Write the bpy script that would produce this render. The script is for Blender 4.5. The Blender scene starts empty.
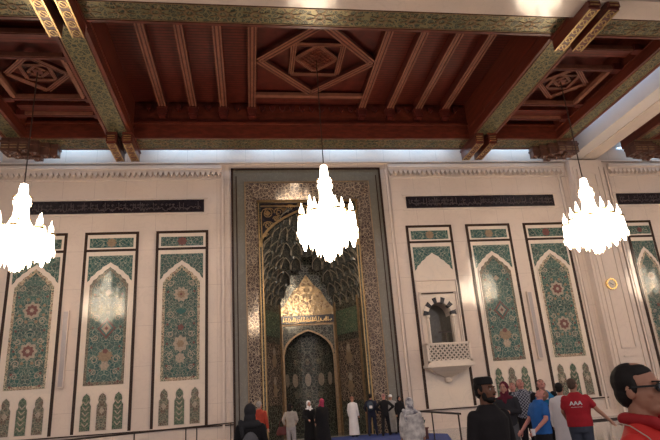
import bpy, bmesh, math, random
from mathutils import Vector, Matrix
random.seed(7)
SC = bpy.context.scene
COL = SC.collection
# ---------------------------------------------------------------- camera, world, exposure, large lights
U = 28.0 / 31.0                      # units worked out from image pixels -> metres, scaled about the floor below the camera (the far wall stands 28 m away)
EYE = 1.6                            # eye height in the same image-derived units
yaw, pit, rol, FPX = 0.156638463, 0.321915833, -0.0702716934, 554.995277
fw = Vector((math.sin(yaw) * math.cos(pit), math.cos(yaw) * math.cos(pit), math.sin(pit)))
rt = Vector((math.cos(yaw), -math.sin(yaw), 0)); up = rt.cross(fw)
rt2 = rt * math.cos(rol) + up * math.sin(rol); up2 = up * math.cos(rol) - rt * math.sin(rol)
cd = bpy.data.cameras.new('camera'); cam = bpy.data.objects.new('camera', cd); COL.objects.link(cam)
cd.sensor_width = 36; cd.lens = 36 * FPX / 660; cd.clip_end = 300
M3 = Matrix((rt2, up2, -fw)).transposed().to_4x4(); M3.translation = Vector((0, 0, EYE * U)); cam.matrix_world = M3
SC.camera = cam
w = bpy.data.worlds.new('world'); SC.world = w; w.use_nodes = True
w.node_tree.nodes['Background'].inputs[0].default_value = (1.0, 0.87, 0.84, 1)
# soft hall light, with fill added behind the camera to lift the lower wall
_n = w.node_tree; _t = _n.nodes.new('ShaderNodeTexCoord'); _s = _n.nodes.new('ShaderNodeSeparateXYZ'); _m = _n.nodes.new('ShaderNodeMapRange')
_n.links.new(_t.outputs['Generated'], _s.inputs[0]); _n.links.new(_s.outputs[1], _m.inputs[0])
_m.inputs[1].default_value = 0.1; _m.inputs[2].default_value = -0.9; _m.inputs[3].default_value = 0.27; _m.inputs[4].default_value = 0.80
_n.links.new(_m.outputs[0], _n.nodes['Background'].inputs[1])
SC.view_settings.view_transform = 'Standard'; SC.view_settings.look = 'None'
SC.view_settings.exposure = 0.0; SC.view_settings.gamma = 1; SC.view_settings.use_curve_mapping = False
CRYSTAL = 14.0                       # glow of the chandeliers
COVE = 62.0                          # power of one cove light strip
def area(name, loc, rot, sx, sy, power, col):
    l = bpy.data.lights.new(name, 'AREA'); l.shape = 'RECTANGLE'; l.size = sx * U; l.size_y = sy * U; l.energy = power; l.color = col
    o = bpy.data.objects.new(name, l); COL.objects.link(o); o.location = Vector(loc) * U; o.rotation_euler = rot; return o
R = math.radians
# cove strips lying on the outer lip of the timber ceiling, shining at the wall
for x0, x1 in ((-11.6, -7.9), (-5.4, -.9), (.1, 3.2), (4.0, 7.6), (8.3, 12.9), (15.2, 19.0), (25.5, 29.5), (30.3, 33.5)):
    area('cove_light', ((x0 + x1) / 2, 30.15, EYE + 15.6), (R(62), 0, 0), x1 - x0, .12, COVE * (x1 - x0) / 4, (0.42, 0.70, 1.0))
area('cove_light', (20.25, 23.5, EYE + 15.7), (R(62), 0, R(-90)), 10.5, .12, COVE * .5, (0.55, 0.72, 1.0))
# ---------------------------------------------------------------- helpers
def setp(o, **k):
    for a, b in k.items():
        if b is not None: o[a] = b
def thing(name, label, cat, loc=(0, 0, 0), rz=0, group=None, unit=U):
    o = bpy.data.objects.new(name, None); COL.objects.link(o); o.location = Vector(loc) * unit; o.rotation_euler = (0, 0, rz)
    o.empty_display_size = .2
    setp(o, label=label, category=cat, group=group); return o
def origin(o):
    v = Vector((0, 0, 0))
    while o is not None: v = v + o.location; o = o.parent
    return v
class MB:
    """collects shapes in image-derived units (floor = 0) and links them as one mesh object"""
    def __init__(s): s.v = []; s.f = []
    def add(s, vs, fs):
        n = len(s.v); s.v += [tuple(a) for a in vs]; s.f += [tuple(n + i for i in f) for f in fs]; return s
    def box(s, x0, x1, y0, y1, z0, z1):
        return s.add([(x, y, z) for z in (z0, z1) for (x, y) in ((x0, y0), (x1, y0), (x1, y1), (x0, y1))],
                     [(3, 2, 1, 0), (4, 5, 6, 7), (0, 1, 5, 4), (1, 2, 6, 5), (2, 3, 7, 6), (3, 0, 4, 7)])
    def prism(s, pts, y0, y1, ax='y'):
        """closed outline (x,z) extruded along y (ax='y'), or (x,y) along z (ax='z'), or (y,z) along x (ax='x')"""
        m = {'y': lambda a, b, t: (a, t, b), 'z': lambda a, b, t: (a, b, t), 'x': lambda a, b, t: (t, a, b)}[ax]
        n = len(pts)
        return s.add([m(a, b, y0) for a, b in pts] + [m(a, b, y1) for a, b in pts],
                     [tuple(range(n)), tuple(range(2 * n - 1, n - 1, -1))] + [(i, n + i, n + (i + 1) % n, (i + 1) % n) for i in range(n)])
    def strip(s, A, B, y0, y1, ax='y'):
        """band between two open polylines A and B of equal length, extruded"""
        for i in range(len(A) - 1): s.prism([A[i], A[i + 1], B[i + 1], B[i]], y0, y1, ax)
        return s
    def bar(s, p, q, wd, th, upv=(0, 0, 1)):
        p = Vector(p); q = Vector(q); d = (q - p).normalized(); u = Vector(upv); sd = d.cross(u)
        if sd.length < 1e-6: sd = d.cross(Vector((1, 0, 0)))
        sd.normalize(); u = sd.cross(d).normalized(); a = sd * wd / 2; b = u * th / 2
        return s.add([p - a - b, p + a - b, p + a + b, p - a + b, q - a - b, q + a - b, q + a + b, q - a + b],
                     [(0, 1, 2, 3), (7, 6, 5, 4), (0, 4, 5, 1), (1, 5, 6, 2), (2, 6, 7, 3), (3, 7, 4, 0)])
    def tube(s, pts, r, n=8, r2=None):
        pts = [Vector(p) for p in pts]; vs = []; fs = []; m = len(pts)
        for i, p in enumerate(pts):
            d = (pts[min(i + 1, m - 1)] - pts[max(i - 1, 0)]).normalized()
            a = d.cross(Vector((0, 0, 1)));
            if a.length < 1e-4: a = d.cross(Vector((1, 0, 0)))
            a.normalize(); b = d.cross(a); rr = r if r2 is None else r + (r2 - r) * i / (m - 1)
            vs += [p + (a * math.cos(t) + b * math.sin(t)) * rr for t in [2 * math.pi * k / n for k in range(n)]]
        for i in range(m - 1):
            for k in range(n): fs.append((i * n + k, i * n + (k + 1) % n, (i + 1) * n + (k + 1) % n, (i + 1) * n + k))
        fs += [tuple(range(n))[::-1], tuple(range((m - 1) * n, m * n))]
        return s.add(vs, fs)
    def lathe(s, c, prof, n=16, rx=1, ry=1):
        vs = []; fs = []; m = len(prof)
        for r, z in prof: vs += [(c[0] + r * rx * math.cos(2 * math.pi * k / n), c[1] + r * ry * math.sin(2 * math.pi * k / n), c[2] + z) for k in range(n)]
        for i in range(m - 1):
            for k in range(n): fs.append((i * n + k, i * n + (k + 1) % n, (i + 1) * n + (k + 1) % n, (i + 1) * n + k))
        fs += [tuple(range(n))[::-1], tuple(range((m - 1) * n, m * n))]
        return s.add(vs, fs)
    def build(s, name, mat, parent=None, unit=U, smooth=False, bevel=0, **props):
        o0 = origin(parent) if parent else Vector((0, 0, 0))
        me = bpy.data.meshes.new(name); me.from_pydata([tuple(Vector(v) * unit - o0) for v in s.v], [], s.f); me.validate(); me.update()
        bm = bmesh.new(); bm.from_mesh(me); bmesh.ops.recalc_face_normals(bm, faces=bm.faces[:]); bm.to_mesh(me); bm.free()
        if smooth:
            for p in me.polygons: p.use_smooth = True
        me.materials.append(mat)
        o = bpy.data.objects.new(name, me); COL.objects.link(o)
        if parent: o.parent = parent
        if bevel:
            b = o.modifiers.new('bevel', 'BEVEL'); b.width = bevel; b.segments = 2; b.limit_method = 'ANGLE'
        setp(o, **props); return o
def copy_tree(o, parent=None):
    c = o.copy(); COL.objects.link(c); c.parent = parent
    for ch in [k for k in bpy.data.objects if k.parent == o]: copy_tree(ch, c)
    return c
# ---------------------------------------------------------------- materials
def pm(name, col, rough=.5, metal=0, var=0, vscale=4, emit=0, spec=.5, col2=None, aniso=None, bump=0):
    m = bpy.data.materials.new(name); m.use_nodes = True; nt = m.node_tree; b = nt.nodes['Principled BSDF']
    b.inputs['Roughness'].default_value = rough; b.inputs['Metallic'].default_value = metal; b.inputs['Specular IOR Level'].default_value = spec
    tc = nt.nodes.new('ShaderNodeTexCoord'); nz = nt.nodes.new('ShaderNodeTexNoise'); nz.inputs['Scale'].default_value = vscale
    nz.inputs['Detail'].default_value = 4
    src = tc.outputs['Object']
    if aniso:
        mp = nt.nodes.new('ShaderNodeMapping'); mp.inputs['Scale'].default_value = aniso; nt.links.new(src, mp.inputs[0]); src = mp.outputs[0]
    nt.links.new(src, nz.inputs['Vector'])
    mx = nt.nodes.new('ShaderNodeMix'); mx.data_type = 'RGBA'
    c2 = col2 or tuple(max(0, c * (1 - var)) for c in col)
    rmp = nt.nodes.new('ShaderNodeValToRGB'); rmp.color_ramp.elements[0].position = .35; rmp.color_ramp.elements[1].position = .65
    nt.links.new(nz.outputs['Fac'], rmp.inputs[0]); nt.links.new(rmp.outputs[0], mx.inputs[0])
    mx.inputs[6].default_value = (*col, 1); mx.inputs[7].default_value = (*c2, 1)
    nt.links.new(mx.outputs[2], b.inputs['Base Color'])
    if bump:
        bp = nt.nodes.new('ShaderNodeBump'); bp.inputs['Strength'].default_value = bump; bp.inputs['Distance'].default_value = .02
        nt.links.new(nz.outputs['Fac'], bp.inputs['Height']); nt.links.new(bp.outputs[0], b.inputs['Normal'])
    if emit:
        b.inputs['Emission Color'].default_value = (*col, 1); b.inputs['Emission Strength'].default_value = emit
    return m
def marble(name, col, vein, rough=.12, joint=None, scale=.5):
    m = pm(name, col, rough, 0, .06, scale, spec=.6); nt = m.node_tree; b = nt.nodes['Principled BSDF']
    base = b.inputs['Base Color'].links[0].from_socket
    tc = nt.nodes.new('ShaderNodeTexCoord'); n2 = nt.nodes.new('ShaderNodeTexNoise'); n2.inputs['Scale'].default_value = scale * 2.2
    n2.inputs['Detail'].default_value = 8; n2.inputs['Distortion'].default_value = 1.5; nt.links.new(tc.outputs['Object'], n2.inputs['Vector'])
    r = nt.nodes.new('ShaderNodeValToRGB'); e = r.color_ramp.elements; e[0].position = .47; e[0].color = (0, 0, 0, 1); e[1].position = .5; e[1].color = (1, 1, 1, 1)
    k = r.color_ramp.elements.new(.53); k.color = (0, 0, 0, 1); nt.links.new(n2.outputs['Fac'], r.inputs[0])
    ml = nt.nodes.new('ShaderNodeMath'); ml.operation = 'MULTIPLY'; ml.inputs[1].default_value = .5; nt.links.new(r.outputs[0], ml.inputs[0])
    mx = nt.nodes.new('ShaderNodeMix'); mx.data_type = 'RGBA'; mx.inputs[7].default_value = (*vein, 1)
    nt.links.new(base, mx.inputs[6]); nt.links.new(ml.outputs[0], mx.inputs[0]); out = mx.outputs[2]
    if joint:   # slab joints of the cladding
        sp = nt.nodes.new('ShaderNodeSeparateXYZ'); nt.links.new(tc.outputs['Object'], sp.inputs[0]); cur = None
        for ax, step in joint:
            a = nt.nodes.new('ShaderNodeMath'); a.operation = 'PINGPONG'; a.inputs[1].default_value = step / 2
            nt.links.new(sp.outputs[ax], a.inputs[0]); l = nt.nodes.new('ShaderNodeMath'); l.operation = 'LESS_THAN'; l.inputs[1].default_value = .006
            nt.links.new(a.outputs[0], l.inputs[0])
            if cur is None: cur = l.outputs[0]
            else:
                q = nt.nodes.new('ShaderNodeMath'); q.operation = 'MAXIMUM'; nt.links.new(cur, q.inputs[0]); nt.links.new(l.outputs[0], q.inputs[1]); cur = q.outputs[0]
        m2 = nt.nodes.new('ShaderNodeMix'); m2.data_type = 'RGBA'; m2.inputs[7].default_value = tuple(c * .6 for c in col) + (1,)
        nt.links.new(out, m2.inputs[6]); nt.links.new(cur, m2.inputs[0]); out = m2.outputs[2]
    nt.links.new(out, b.inputs['Base Color']); return m
def ornament(name, base, base2, line, accent, scale=6, rough=.15, metal_line=0, width=.07, dots=.16, rings=True, mirror=True, spec=.38, bump=.3, thr=.72):
    """arabesque: leafy line work, curls and flower dots, mirrored about the middle of the thing it is on"""
    m = bpy.data.materials.new(name); m.use_nodes = True; nt = m.node_tree; N = nt.nodes.new; L = nt.links.new; b = nt.nodes['Principled BSDF']
    tc = N('ShaderNodeTexCoord'); sp = N('ShaderNodeSeparateXYZ'); cb = N('ShaderNodeCombineXYZ'); L(tc.outputs['Object'], sp.inputs[0])
    if mirror:
        ab = N('ShaderNodeMath'); ab.operation = 'ABSOLUTE'; L(sp.outputs[0], ab.inputs[0]); L(ab.outputs[0], cb.inputs[0])
    else: L(sp.outputs[0], cb.inputs[0])
    L(sp.outputs[1], cb.inputs[1]); L(sp.outputs[2], cb.inputs[2])
    nz = N('ShaderNodeTexNoise'); nz.inputs['Scale'].default_value = scale * .6; L(cb.outputs[0], nz.inputs['Vector'])
    vm = N('ShaderNodeVectorMath'); vm.operation = 'MULTIPLY_ADD'; L(nz.outputs['Color'], vm.inputs[0]); vm.inputs[1].default_value = (.9 / scale,) * 3; L(cb.outputs[0], vm.inputs[2])
    ve = N('ShaderNodeTexVoronoi'); ve.feature = 'DISTANCE_TO_EDGE'; ve.inputs['Scale'].default_value = scale; L(vm.outputs[0], ve.inputs['Vector'])
    vf = N('ShaderNodeTexVoronoi'); vf.inputs['Scale'].default_value = scale; L(vm.outputs[0], vf.inputs['Vector'])
    def math_(op, a, v=None, b2=None):
        n = N('ShaderNodeMath'); n.operation = op; L(a, n.inputs[0])
        if b2 is not None: L(b2, n.inputs[1])
        elif v is not None: n.inputs[1].default_value = v
        return n.outputs[0]
    edge = math_('LESS_THAN', ve.outputs['Distance'], width)
    lines = edge
    if rings:
        s1 = math_('SINE', math_('MULTIPLY', vf.outputs['Distance'], 26.)); lines = math_('MAXIMUM', edge, b2=math_('GREATER_THAN', s1, thr))
    dot = math_('LESS_THAN', vf.outputs['Distance'], dots)
    big = N('ShaderNodeTexNoise'); big.inputs['Scale'].default_value = scale * .35; L(cb.outputs[0], big.inputs['Vector'])
    bsel = math_('GREATER_THAN', big.outputs['Fac'], .52)
    def mix(f, a, c):
        n = N('ShaderNodeMix'); n.data_type = 'RGBA'; L(f, n.inputs[0])
        if isinstance(a, tuple): n.inputs[6].default_value = (*a, 1)
        else: L(a, n.inputs[6])
        n.inputs[7].default_value = (*c, 1); return n.outputs[2]
    c = mix(bsel, base, base2); c = mix(lines, c, line); c = mix(dot, c, accent); L(c, b.inputs['Base Color'])
    b.inputs['Roughness'].default_value = rough; b.inputs['Specular IOR Level'].default_value = spec
    if metal_line: L(math_('MULTIPLY', lines, metal_line), b.inputs['Metallic'])
    if bump:
        bp = N('ShaderNodeBump'); bp.inputs['Strength'].default_value = bump; bp.inputs['Distance'].default_value = .02; L(lines, bp.inputs['Height']); L(bp.outputs[0], b.inputs['Normal'])
    return m
def planks(name, col, axis=1, step=.16):
    m = pm(name, col, .35, 0, .35, 3, spec=.4); nt = m.node_tree; b = nt.nodes['Principled BSDF']
    tc = nt.nodes.new('ShaderNodeTexCoord'); sp = nt.nodes.new('ShaderNodeSeparateXYZ'); nt.links.new(tc.outputs['Object'], sp.inputs[0])
    a = nt.nodes.new('ShaderNodeMath'); a.operation = 'PINGPONG'; a.inputs[1].default_value = step / 2; nt.links.new(sp.outputs[axis], a.inputs[0])
    l = nt.nodes.new('ShaderNodeMath'); l.operation = 'LESS_THAN'; l.inputs[1].default_value = step * .13; nt.links.new(a.outputs[0], l.inputs[0])
    mx = nt.nodes.new('ShaderNodeMix'); mx.data_type = 'RGBA'; nt.links.new(l.outputs[0], mx.inputs[0])
    nt.links.new(b.inputs['Base Color'].links[0].from_socket, mx.inputs[6]); mx.inputs[7].default_value = tuple(c * .3 for c in col) + (1,)
    nt.links.new(mx.outputs[2], b.inputs['Base Color']); return m
WALL = marble('cream marble', (.60, .495, .435), (.52, .43, .38), .10, joint=((0, 1.55), (2, 1.9)))
WALLP = marble('cream marble trim', (.61, .505, .445), (.52, .43, .38), .12)
WHITE = pm('white plaster', (.64, .58, .56), .45, 0, .05, 1)
PALE = marble('pale marble', (.66, .56, .48), (.55, .48, .42), .15)
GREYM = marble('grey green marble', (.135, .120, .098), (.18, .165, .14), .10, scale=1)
GREYF = marble('grey floor marble', (.34, .33, .33), (.26, .25, .25), .12, joint=((0, 1.2), (1, 1.2)))
DARKM = marble('dark brown marble', (.034, .018, .013), (.06, .035, .025), .16); DARKM.node_tree.nodes['Principled BSDF'].inputs['Specular IOR Level'].default_value = .2
WOOD = pm('red stained wood', (.135, .026, .014), .32, 0, .45, 2.5, spec=.5, aniso=(1, .25, 3))
WOODD = pm('dark stained wood', (.10, .015, .010), .38, 0, .4, 2.5)
WOODL = pm('mouldings of lighter wood', (.27, .105, .065), .28, 0, .3, 3)
PLK = planks('plank ceiling', (.135, .024, .015), 1, .19)
GOLD = pm('gilding', (.50, .33, .15), .28, .8, .3, 9)
GOLDW = pm('gilded wood fretwork', (.30, .19, .10), .35, .3, .35, 9)
SOFF = ornament('painted green and gold soffit', (.022, .030, .018), (.016, .026, .016), (.21, .175, .09), (.25, .20, .10), 4.5, .30, .5, .09, .12, mirror=False)
BANDM = ornament('brown and cream scroll tiles', (.030, .016, .018), (.022, .012, .015), (.33, .25, .18), (.16, .09, .07), 5.5, .10, .25, .06, .1)
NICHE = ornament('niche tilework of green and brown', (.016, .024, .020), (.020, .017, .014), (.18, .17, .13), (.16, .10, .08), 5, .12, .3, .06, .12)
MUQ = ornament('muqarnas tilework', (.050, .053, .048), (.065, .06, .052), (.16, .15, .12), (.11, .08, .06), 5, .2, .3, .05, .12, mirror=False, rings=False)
NGREEN = ornament('green niche tiles', (.03, .075, .05), (.035, .06, .045), (.17, .19, .12), (.22, .13, .08), 7, .18, .1, .05, .12)
GOLDREFL = ornament('scroll tiles with reflected gold', (.30, .19, .08), (.16, .09, .04), (.46, .32, .17), (.16, .08, .05), 5, .20, .5, .07, .1, bump=.9)  # golden chandelier reflection put into the tile colours
BLK = pm('black inscription tile', (.018, .014, .018), .2, 0, .2, 5)
INK = pm('pale inscription inlay', (.075, .055, .055), .3, 0, .2, 5)
MOS = [ornament('teal mosaic %d' % i, b1, b2, ln, ac, s, .075, 0, .032, .10, spec=.5, bump=.5, thr=.90) for i, (b1, b2, ln, ac, s) in enumerate((
    ((.020, .078, .066), (.016, .052, .048), (.26, .26, .20), (.17, .065, .05), 5.2),
    ((.016, .066, .064), (.025, .084, .074), (.25, .27, .21), (.18, .11, .07), 4.8),
    ((.02, .074, .062), (.018, .058, .052), (.28, .26, .20), (.18, .08, .06), 6.0)))]
MEDGE = pm('pale edging of the vault cells', (.34, .29, .22), .25, .2, .4, 8)
MBORD = ornament('mosaic border chain', (.13, .05, .035), (.035, .06, .05), (.46, .38, .27), (.05, .12, .10), 9, .16, 0, .08, .2)
MDARK = ornament('dark small mosaic', (.05, .065, .05), (.07, .04, .032), (.24, .21, .15), (.20, .10, .07), 8, .16, 0, .06, .15)
MCREAM = pm('cream mosaic', (.38, .31, .24), .10, 0, .35, 14)
MRED = pm('brick red mosaic', (.16, .065, .055), .10, 0, .3, 14)
MOCH = pm('ochre mosaic', (.27, .19, .12), .10, 0, .3, 14)
MTEAL = pm('deep teal mosaic', (.025, .10, .09), .2, 0, .3, 14)
CARPET = pm('blue carpet', (.035, .06, .24), .9, 0, .3, 12)
GLOW = pm('lit crystal', (1.0, .86, .69), .2, 0, 0, 1, emit=CRYSTAL)
GLOW2 = pm('lit crystal beads', (1.0, .80, .56), .2, 0, 0, 1, emit=CRYSTAL * .55)
BRASS = pm('brass', (.75, .52, .22), .25, 1, .1, 5)
STEEL = pm('dark bronze rail', (.05, .035, .03), .35, .6, .1, 5)
CORD = pm('suspension cord', (.06, .035, .025), .5, .3)
# ---------------------------------------------------------------- setting: floor, walls
Z = lambda zn, Y=31: EYE + zn * Y    # tangent taken from image pixels -> height
b = MB().box(-45, 60, -25, 41, -.3, 0); b.build('floor', GREYF, kind='structure')
cp = [(3.6, 31.0), (6.9, 31.0), (7.9, 30.3), (9.0, 26.6), (7.2, 20.6), (5.6, 12), (2.4, 12), (2.2, 22), (2.6, 29.0)]
b = MB().prism(cp, 0, .006, 'z'); o = b.build('carpet_runner', CARPET); setp(o, label='royal blue carpet laid on the floor in front of the mihrab', category='carpet')
TOP = 19.2
NX0, NX1, NY = .80, 6.52, 31.4       # mihrab opening
WX0, WX1 = -.87, 8.19                # outer edges of the mihrab frame
bcx = .352 * 31; BO = (bcx - .72, bcx + .72, Z(.0800), Z(.1460))    # balcony doorway
b = MB()
b.box(-30, WX0, 31, 32.2, 0, TOP); b.box(WX0, WX1, 31, 32.2, Z(.4450), TOP)
b.box(WX1, BO[0], 31, 32.2, 0, TOP); b.box(BO[1], 45, 31, 32.2, 0, TOP)
b.box(BO[0], BO[1], 31, 32.2, 0, BO[2]); b.box(BO[0], BO[1], 31, 32.2, BO[3] + .8, TOP)
arc = [(bcx + .72 * math.cos(t), BO[3] + .72 * math.sin(t) * 1.05) for t in [math.pi * k / 16 for k in range(17)]]
b.prism([(BO[0], BO[3] + .8)] + arc[::-1] + [(BO[1], BO[3] + .8)], 31, 32.2)
b.build('wall_back', WALL, kind='structure')
MB().box(-45, 60, 8, 40, TOP, TOP + .3).build('ceiling', WHITE, kind='structure')
MB().box(-30, WX0, 30.9, 31, 0, .36).box(WX1, 45, 30.9, 31, 0, .36).build('baseboard_back', WALLP, kind='structure')
# cornice: ledge mouldings + pendant dentils, in the three bays
def cornice(n, x0, x1):
    b = MB(); b.box(x0, x1, 30.72, 31, Z(.4435), Z(.4500)); b.box(x0, x1, 30.82, 31, Z(.4370), Z(.4435)); b.box(x0, x1, 30.9, 31, Z(.4230), Z(.4262))
    k = int((x1 - x0) / .30)
    for i in range(k):
        c = x0 + (i + .5) * (x1 - x0) / k
        b.prism([(c - .10, Z(.4370)), (c - .10, Z(.4330)), (c, Z(.4285)), (c + .10, Z(.4330)), (c + .10, Z(.4370))], 30.70, 31)
    b.build('trim_%d' % n, WALLP, kind='structure')
cornice(1, -13.8, -1.45); cornice(2, 8.75, 20.5); cornice(3, 23.7, 40)
# raised mouldings framing each wall bay and the upper ledge
b = MB()
for x in (-1.35, 8.65, 20.15, 24.0 - .45): b.box(x - .10, x + .02, 30.88, 31, .36, Z(.4435)); b.box(x + .10, x + .16, 30.93, 31, .36, Z(.4300))
for x0, x1 in ((-13.8, -1.3), (8.6, 20.3), (23.5, 40)):
    b.box(x0, x1, 30.93, 31, 1.00, 1.07)
b.box(-30, 45, 30.8, 31, Z(.4560), Z(.4590))
b.build('trim_4', WALLP, kind='structure')
b = MB()
for x0, x1 in ((-13.8, WX0), (WX1, 20.3), (23.5, 40)): b.box(x0, x1, 30.92, 31, Z(-.0205), Z(-.0185))
b.build('trim_5', DARKM, kind='structure')
# pilaster and the big plastered arches (a depth beam on the pilaster, a cross arch nearer the camera)
b = MB(); b.box(20.75, 23.05, 30.5, 31, 0, Z(.4610, 30.5)); b.box(21.15, 22.65, 30.42, 30.5, .3, Z(.44, 30.5))
for x in (20.95, 22.80): b.box(x - .05, x + .05, 30.44, 30.5, .3, Z(.445, 30.5))
b.box(21.45, 22.35, 30.36, 30.42, Z(.05), Z(.052)); b.box(21.45, 22.35, 30.36, 30.42, Z(.065), Z(.067)); b.box(21.42, 21.48, 30.36, 30.42, Z(.065), Z(.42)); b.box(22.32, 22.38, 30.36, 30.42, Z(.065), Z(.42))
b.build('trim_6', WALLP, kind='structure')
SB = EYE + 14.3
def ibeam(n, x0, x1, y0, y1):
    b = MB(); b.box(x0, x1, y0, y1, SB, TOP)
    return b.build('trim_%d' % n, WHITE, kind='structure')
ibeam(7, 21.0, 22.9, 17.19, 31); ibeam(8, -15.6, -13.7, 17.19, 31)
b = MB(); b.box(-30, 45, 14.4, 17.19, SB, TOP); b.box(-30, 45, 16.05, 16.2, SB - .06, SB); b.build('trim_9', WALLP, kind='structure')
b = MB(); b.box(21.9, 22.9, 17.19, 31, SB - .05, SB - .001); b.box(-15.6, -14.6, 17.19, 31, SB - .05, SB - .001); b.build('trim_10', WALLP, kind='structure')
# ---------------------------------------------------------------- timber ceiling
ZS = EYE + 14.6; ZM = EYE + 16.3; ZBD = EYE + 16.8
def soffit(bm_axis, a0, a1, c0, c1, parent, star=1.25, mat=SOFF):
    """painted strip on a beam's underside with a gilded star chain"""
    b = MB(); g = MB(); zz = ZS
    if bm_axis == 'x': b.box(a0, a1, c0, c1, zz - .03, zz)
    else: b.box(c0, c1, a0, a1, zz - .03, zz)
    b.build('painted_soffit', mat, parent)
    n = max(1, int((a1 - a0) / star)); cm = (c0 + c1) / 2; hw = (c1 - c0) / 2
    P = (lambda u, v: (u, v, zz - .04)) if bm_axis == 'x' else (lambda u, v: (v, u, zz - .04))
    for i in range(n if bm_axis == 'x' else 0):
        u = a0 + (i + .5) * (a1 - a0) / n; r = hw * .42
        for k in range(2):
            q = [(u + r * math.cos(math.pi / 4 * (2 * j + k)), cm + r * math.sin(math.pi / 4 * (2 * j + k))) for j in range(4)]
            for j in range(4): g.bar(P(*q[j]), P(*q[(j + 1) % 4]), .05, .03)
        for j in range(8):
            a = math.pi / 4 * j + .39
            g.bar(P(u + r * .8 * math.cos(a), cm + r * .8 * math.sin(a)), P(u + hw * 1.15 * math.cos(a) * .95, cm + hw * .9 * math.sin(a)), .035, .03)
    for s in (-1, 1): g.bar(P(a0, cm + s * hw * .96), P(a1, cm + s * hw * .96), .035, .03)
    g.build('gilded_star_chain', GOLDW, parent)
def beam_x(x0, x1, y0, y1, label, lip=1, s0=None, s1=None):
    t = thing('ceiling_beam', label, 'ceiling beam', ((x0 + x1) / 2, (y0 + y1) / 2, ZS), group='painted ceiling beams')
    b = MB(); b.box(x0, x1, y0, y1, ZS, EYE + 15.4); b.box(x0, x1, y0 - .1, y1 + .1, EYE + 15.4, EYE + 15.52); b.box(x0, x1, y0 + .1, y1 - .1, EYE + 15.52, EYE + 17.0)
    b.box(x0, x1, y0, y0 + .12, ZS - .05, ZS); b.box(x0, x1, y1 - .14, y1, ZS - .05, ZS)
    b.build('timber', WOOD, t); soffit('x', s0 or x0, s1 or x1, y0 + .16, y1 - .2, t); return t
def beam_y(x0, x1, y0, y1, label):
    t = thing('ceiling_beam', label, 'ceiling beam', ((x0 + x1) / 2, (y0 + y1) / 2, ZS), group='painted ceiling beams')
    b = MB(); b.box(x0, x1, y0, y1, ZS, EYE + 17.0)
    b.box(x0, x0 + .14, y0, y1, ZS - .05, ZS); b.box(x1 - .14, x1, y0, y1, ZS - .05, ZS); b.box(x0 - .05, x1 + .05, y0, y1, ZS + .5, ZS + .56)
    b.build('timber', WOOD, t); soffit('y', y0, y1, x0 + .2, x1 - .2, t); return t
beam_x(-12.7, 20.0, 28.4, 29.9, 'long red wooden ceiling beam with painted green soffit, nearest the mihrab wall')
beam_x(-12.7, 20.0, 17.4, 18.75, 'long red wooden ceiling beam with gold star soffit along the top of the picture')
beam_y(-7.4, -6.05, 18.75, 28.4, 'deep wooden cross beam with green and gold soffit left of the central coffer')
beam_y(13.25, 14.70, 18.75, 28.4, 'deep wooden cross beam with green and gold soffit right of the central coffer')
beam_y(18.9, 20.0, 18.75, 28.4, 'wooden edge beam beside the white plastered arch at right')
beam_y(-12.7, -11.6, 18.75, 28.4, 'wooden edge beam at the far left end of the ceiling')
beam_x(24.3, 41, 28.4, 29.9, 'wooden ceiling beam seen beyond the white arch at far right')
beam_y(24.3, 25.4, 18.75, 28.4, 'wooden edge beam on the far side of the white arch')
# boarded decks above the beams
for nm, x0, x1 in (('centre', -6.05, 13.25), ('left', -11.6, -7.4), ('right', 14.7, 18.9), ('far', 25.4, 41)):
    MB().box(x0, x1, 18.75, 28.4, ZBD + (.0), ZBD + .15).build('ceiling_boards', PLK, kind='structure')
# brackets that run under the crossings, in pairs
def bracket(cx, y0, y1, label, group, off=.41, wd=.46, gold=True, z0=13.9):
    t = thing('beam_bracket', label, 'bracket', (cx, (y0 + y1) / 2, EYE + z0), group='paired beam brackets')
    for s in (-1, 1):
        c = cx + s * off; b = MB(); b.box(c - wd / 2, c + wd / 2, y0, y1, EYE + z0, ZS - .05); b.box(c - wd / 2 - .05, c + wd / 2 + .05, y0 - .05, y1 + .05, ZS - .2, ZS - .05)
        b.box(c - wd / 2 - .03, c + wd / 2 + .03, y0 - .06, y0 + .08, EYE + z0 + .1, ZS - .25)
        a = b.build('arm', WOOD if gold else WOODD, t)
        g = MB()
        for k in (-1, 1): g.box(c + k * wd * .42 - .03, c + k * wd * .42 + .03, y0, y1, EYE + z0 - .02, EYE + z0)
        n = int((y1 - y0) / .48)
        for i in range(n):
            yy = y0 + (i + .5) * (y1 - y0) / n; zz = EYE + z0 - .012
            q = [(c + .14 * math.cos(a_), yy + .17 * math.sin(a_), zz) for a_ in [2 * math.pi * j / 8 for j in range(9)]]
            for j in range(8): g.bar(q[j], q[j + 1], .032, .02)
            g.bar((c - .14, yy - .17, zz), (c + .14, yy + .17, zz), .026, .02)
        for k in range(3): g.box(c - wd * .4, c + wd * .4, y0 - .09, y0 - .06, EYE + z0 + .14 + k * .13, EYE + z0 + .19 + k * .13)
        g.build('gilt_fretwork', GOLD, a)
    return t
bracket(-6.62, 27.75, 30.05, 'pair of gilded wooden brackets below the left cross beam, by the wall', None)
bracket(13.95, 27.75, 30.05, 'pair of gilded wooden brackets below the right cross beam, by the wall', None)
bracket(-6.62, 16.2, 18.85, 'pair of bright gilt brackets crossing under the near beam at top left', None)
bracket(13.95, 16.2, 18.85, 'pair of bright gilt brackets crossing under the near beam at top right', None)
cloth0 = pm('dark carved wood', (.11, .045, .03), .4, 0, .4, 3)
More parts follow.
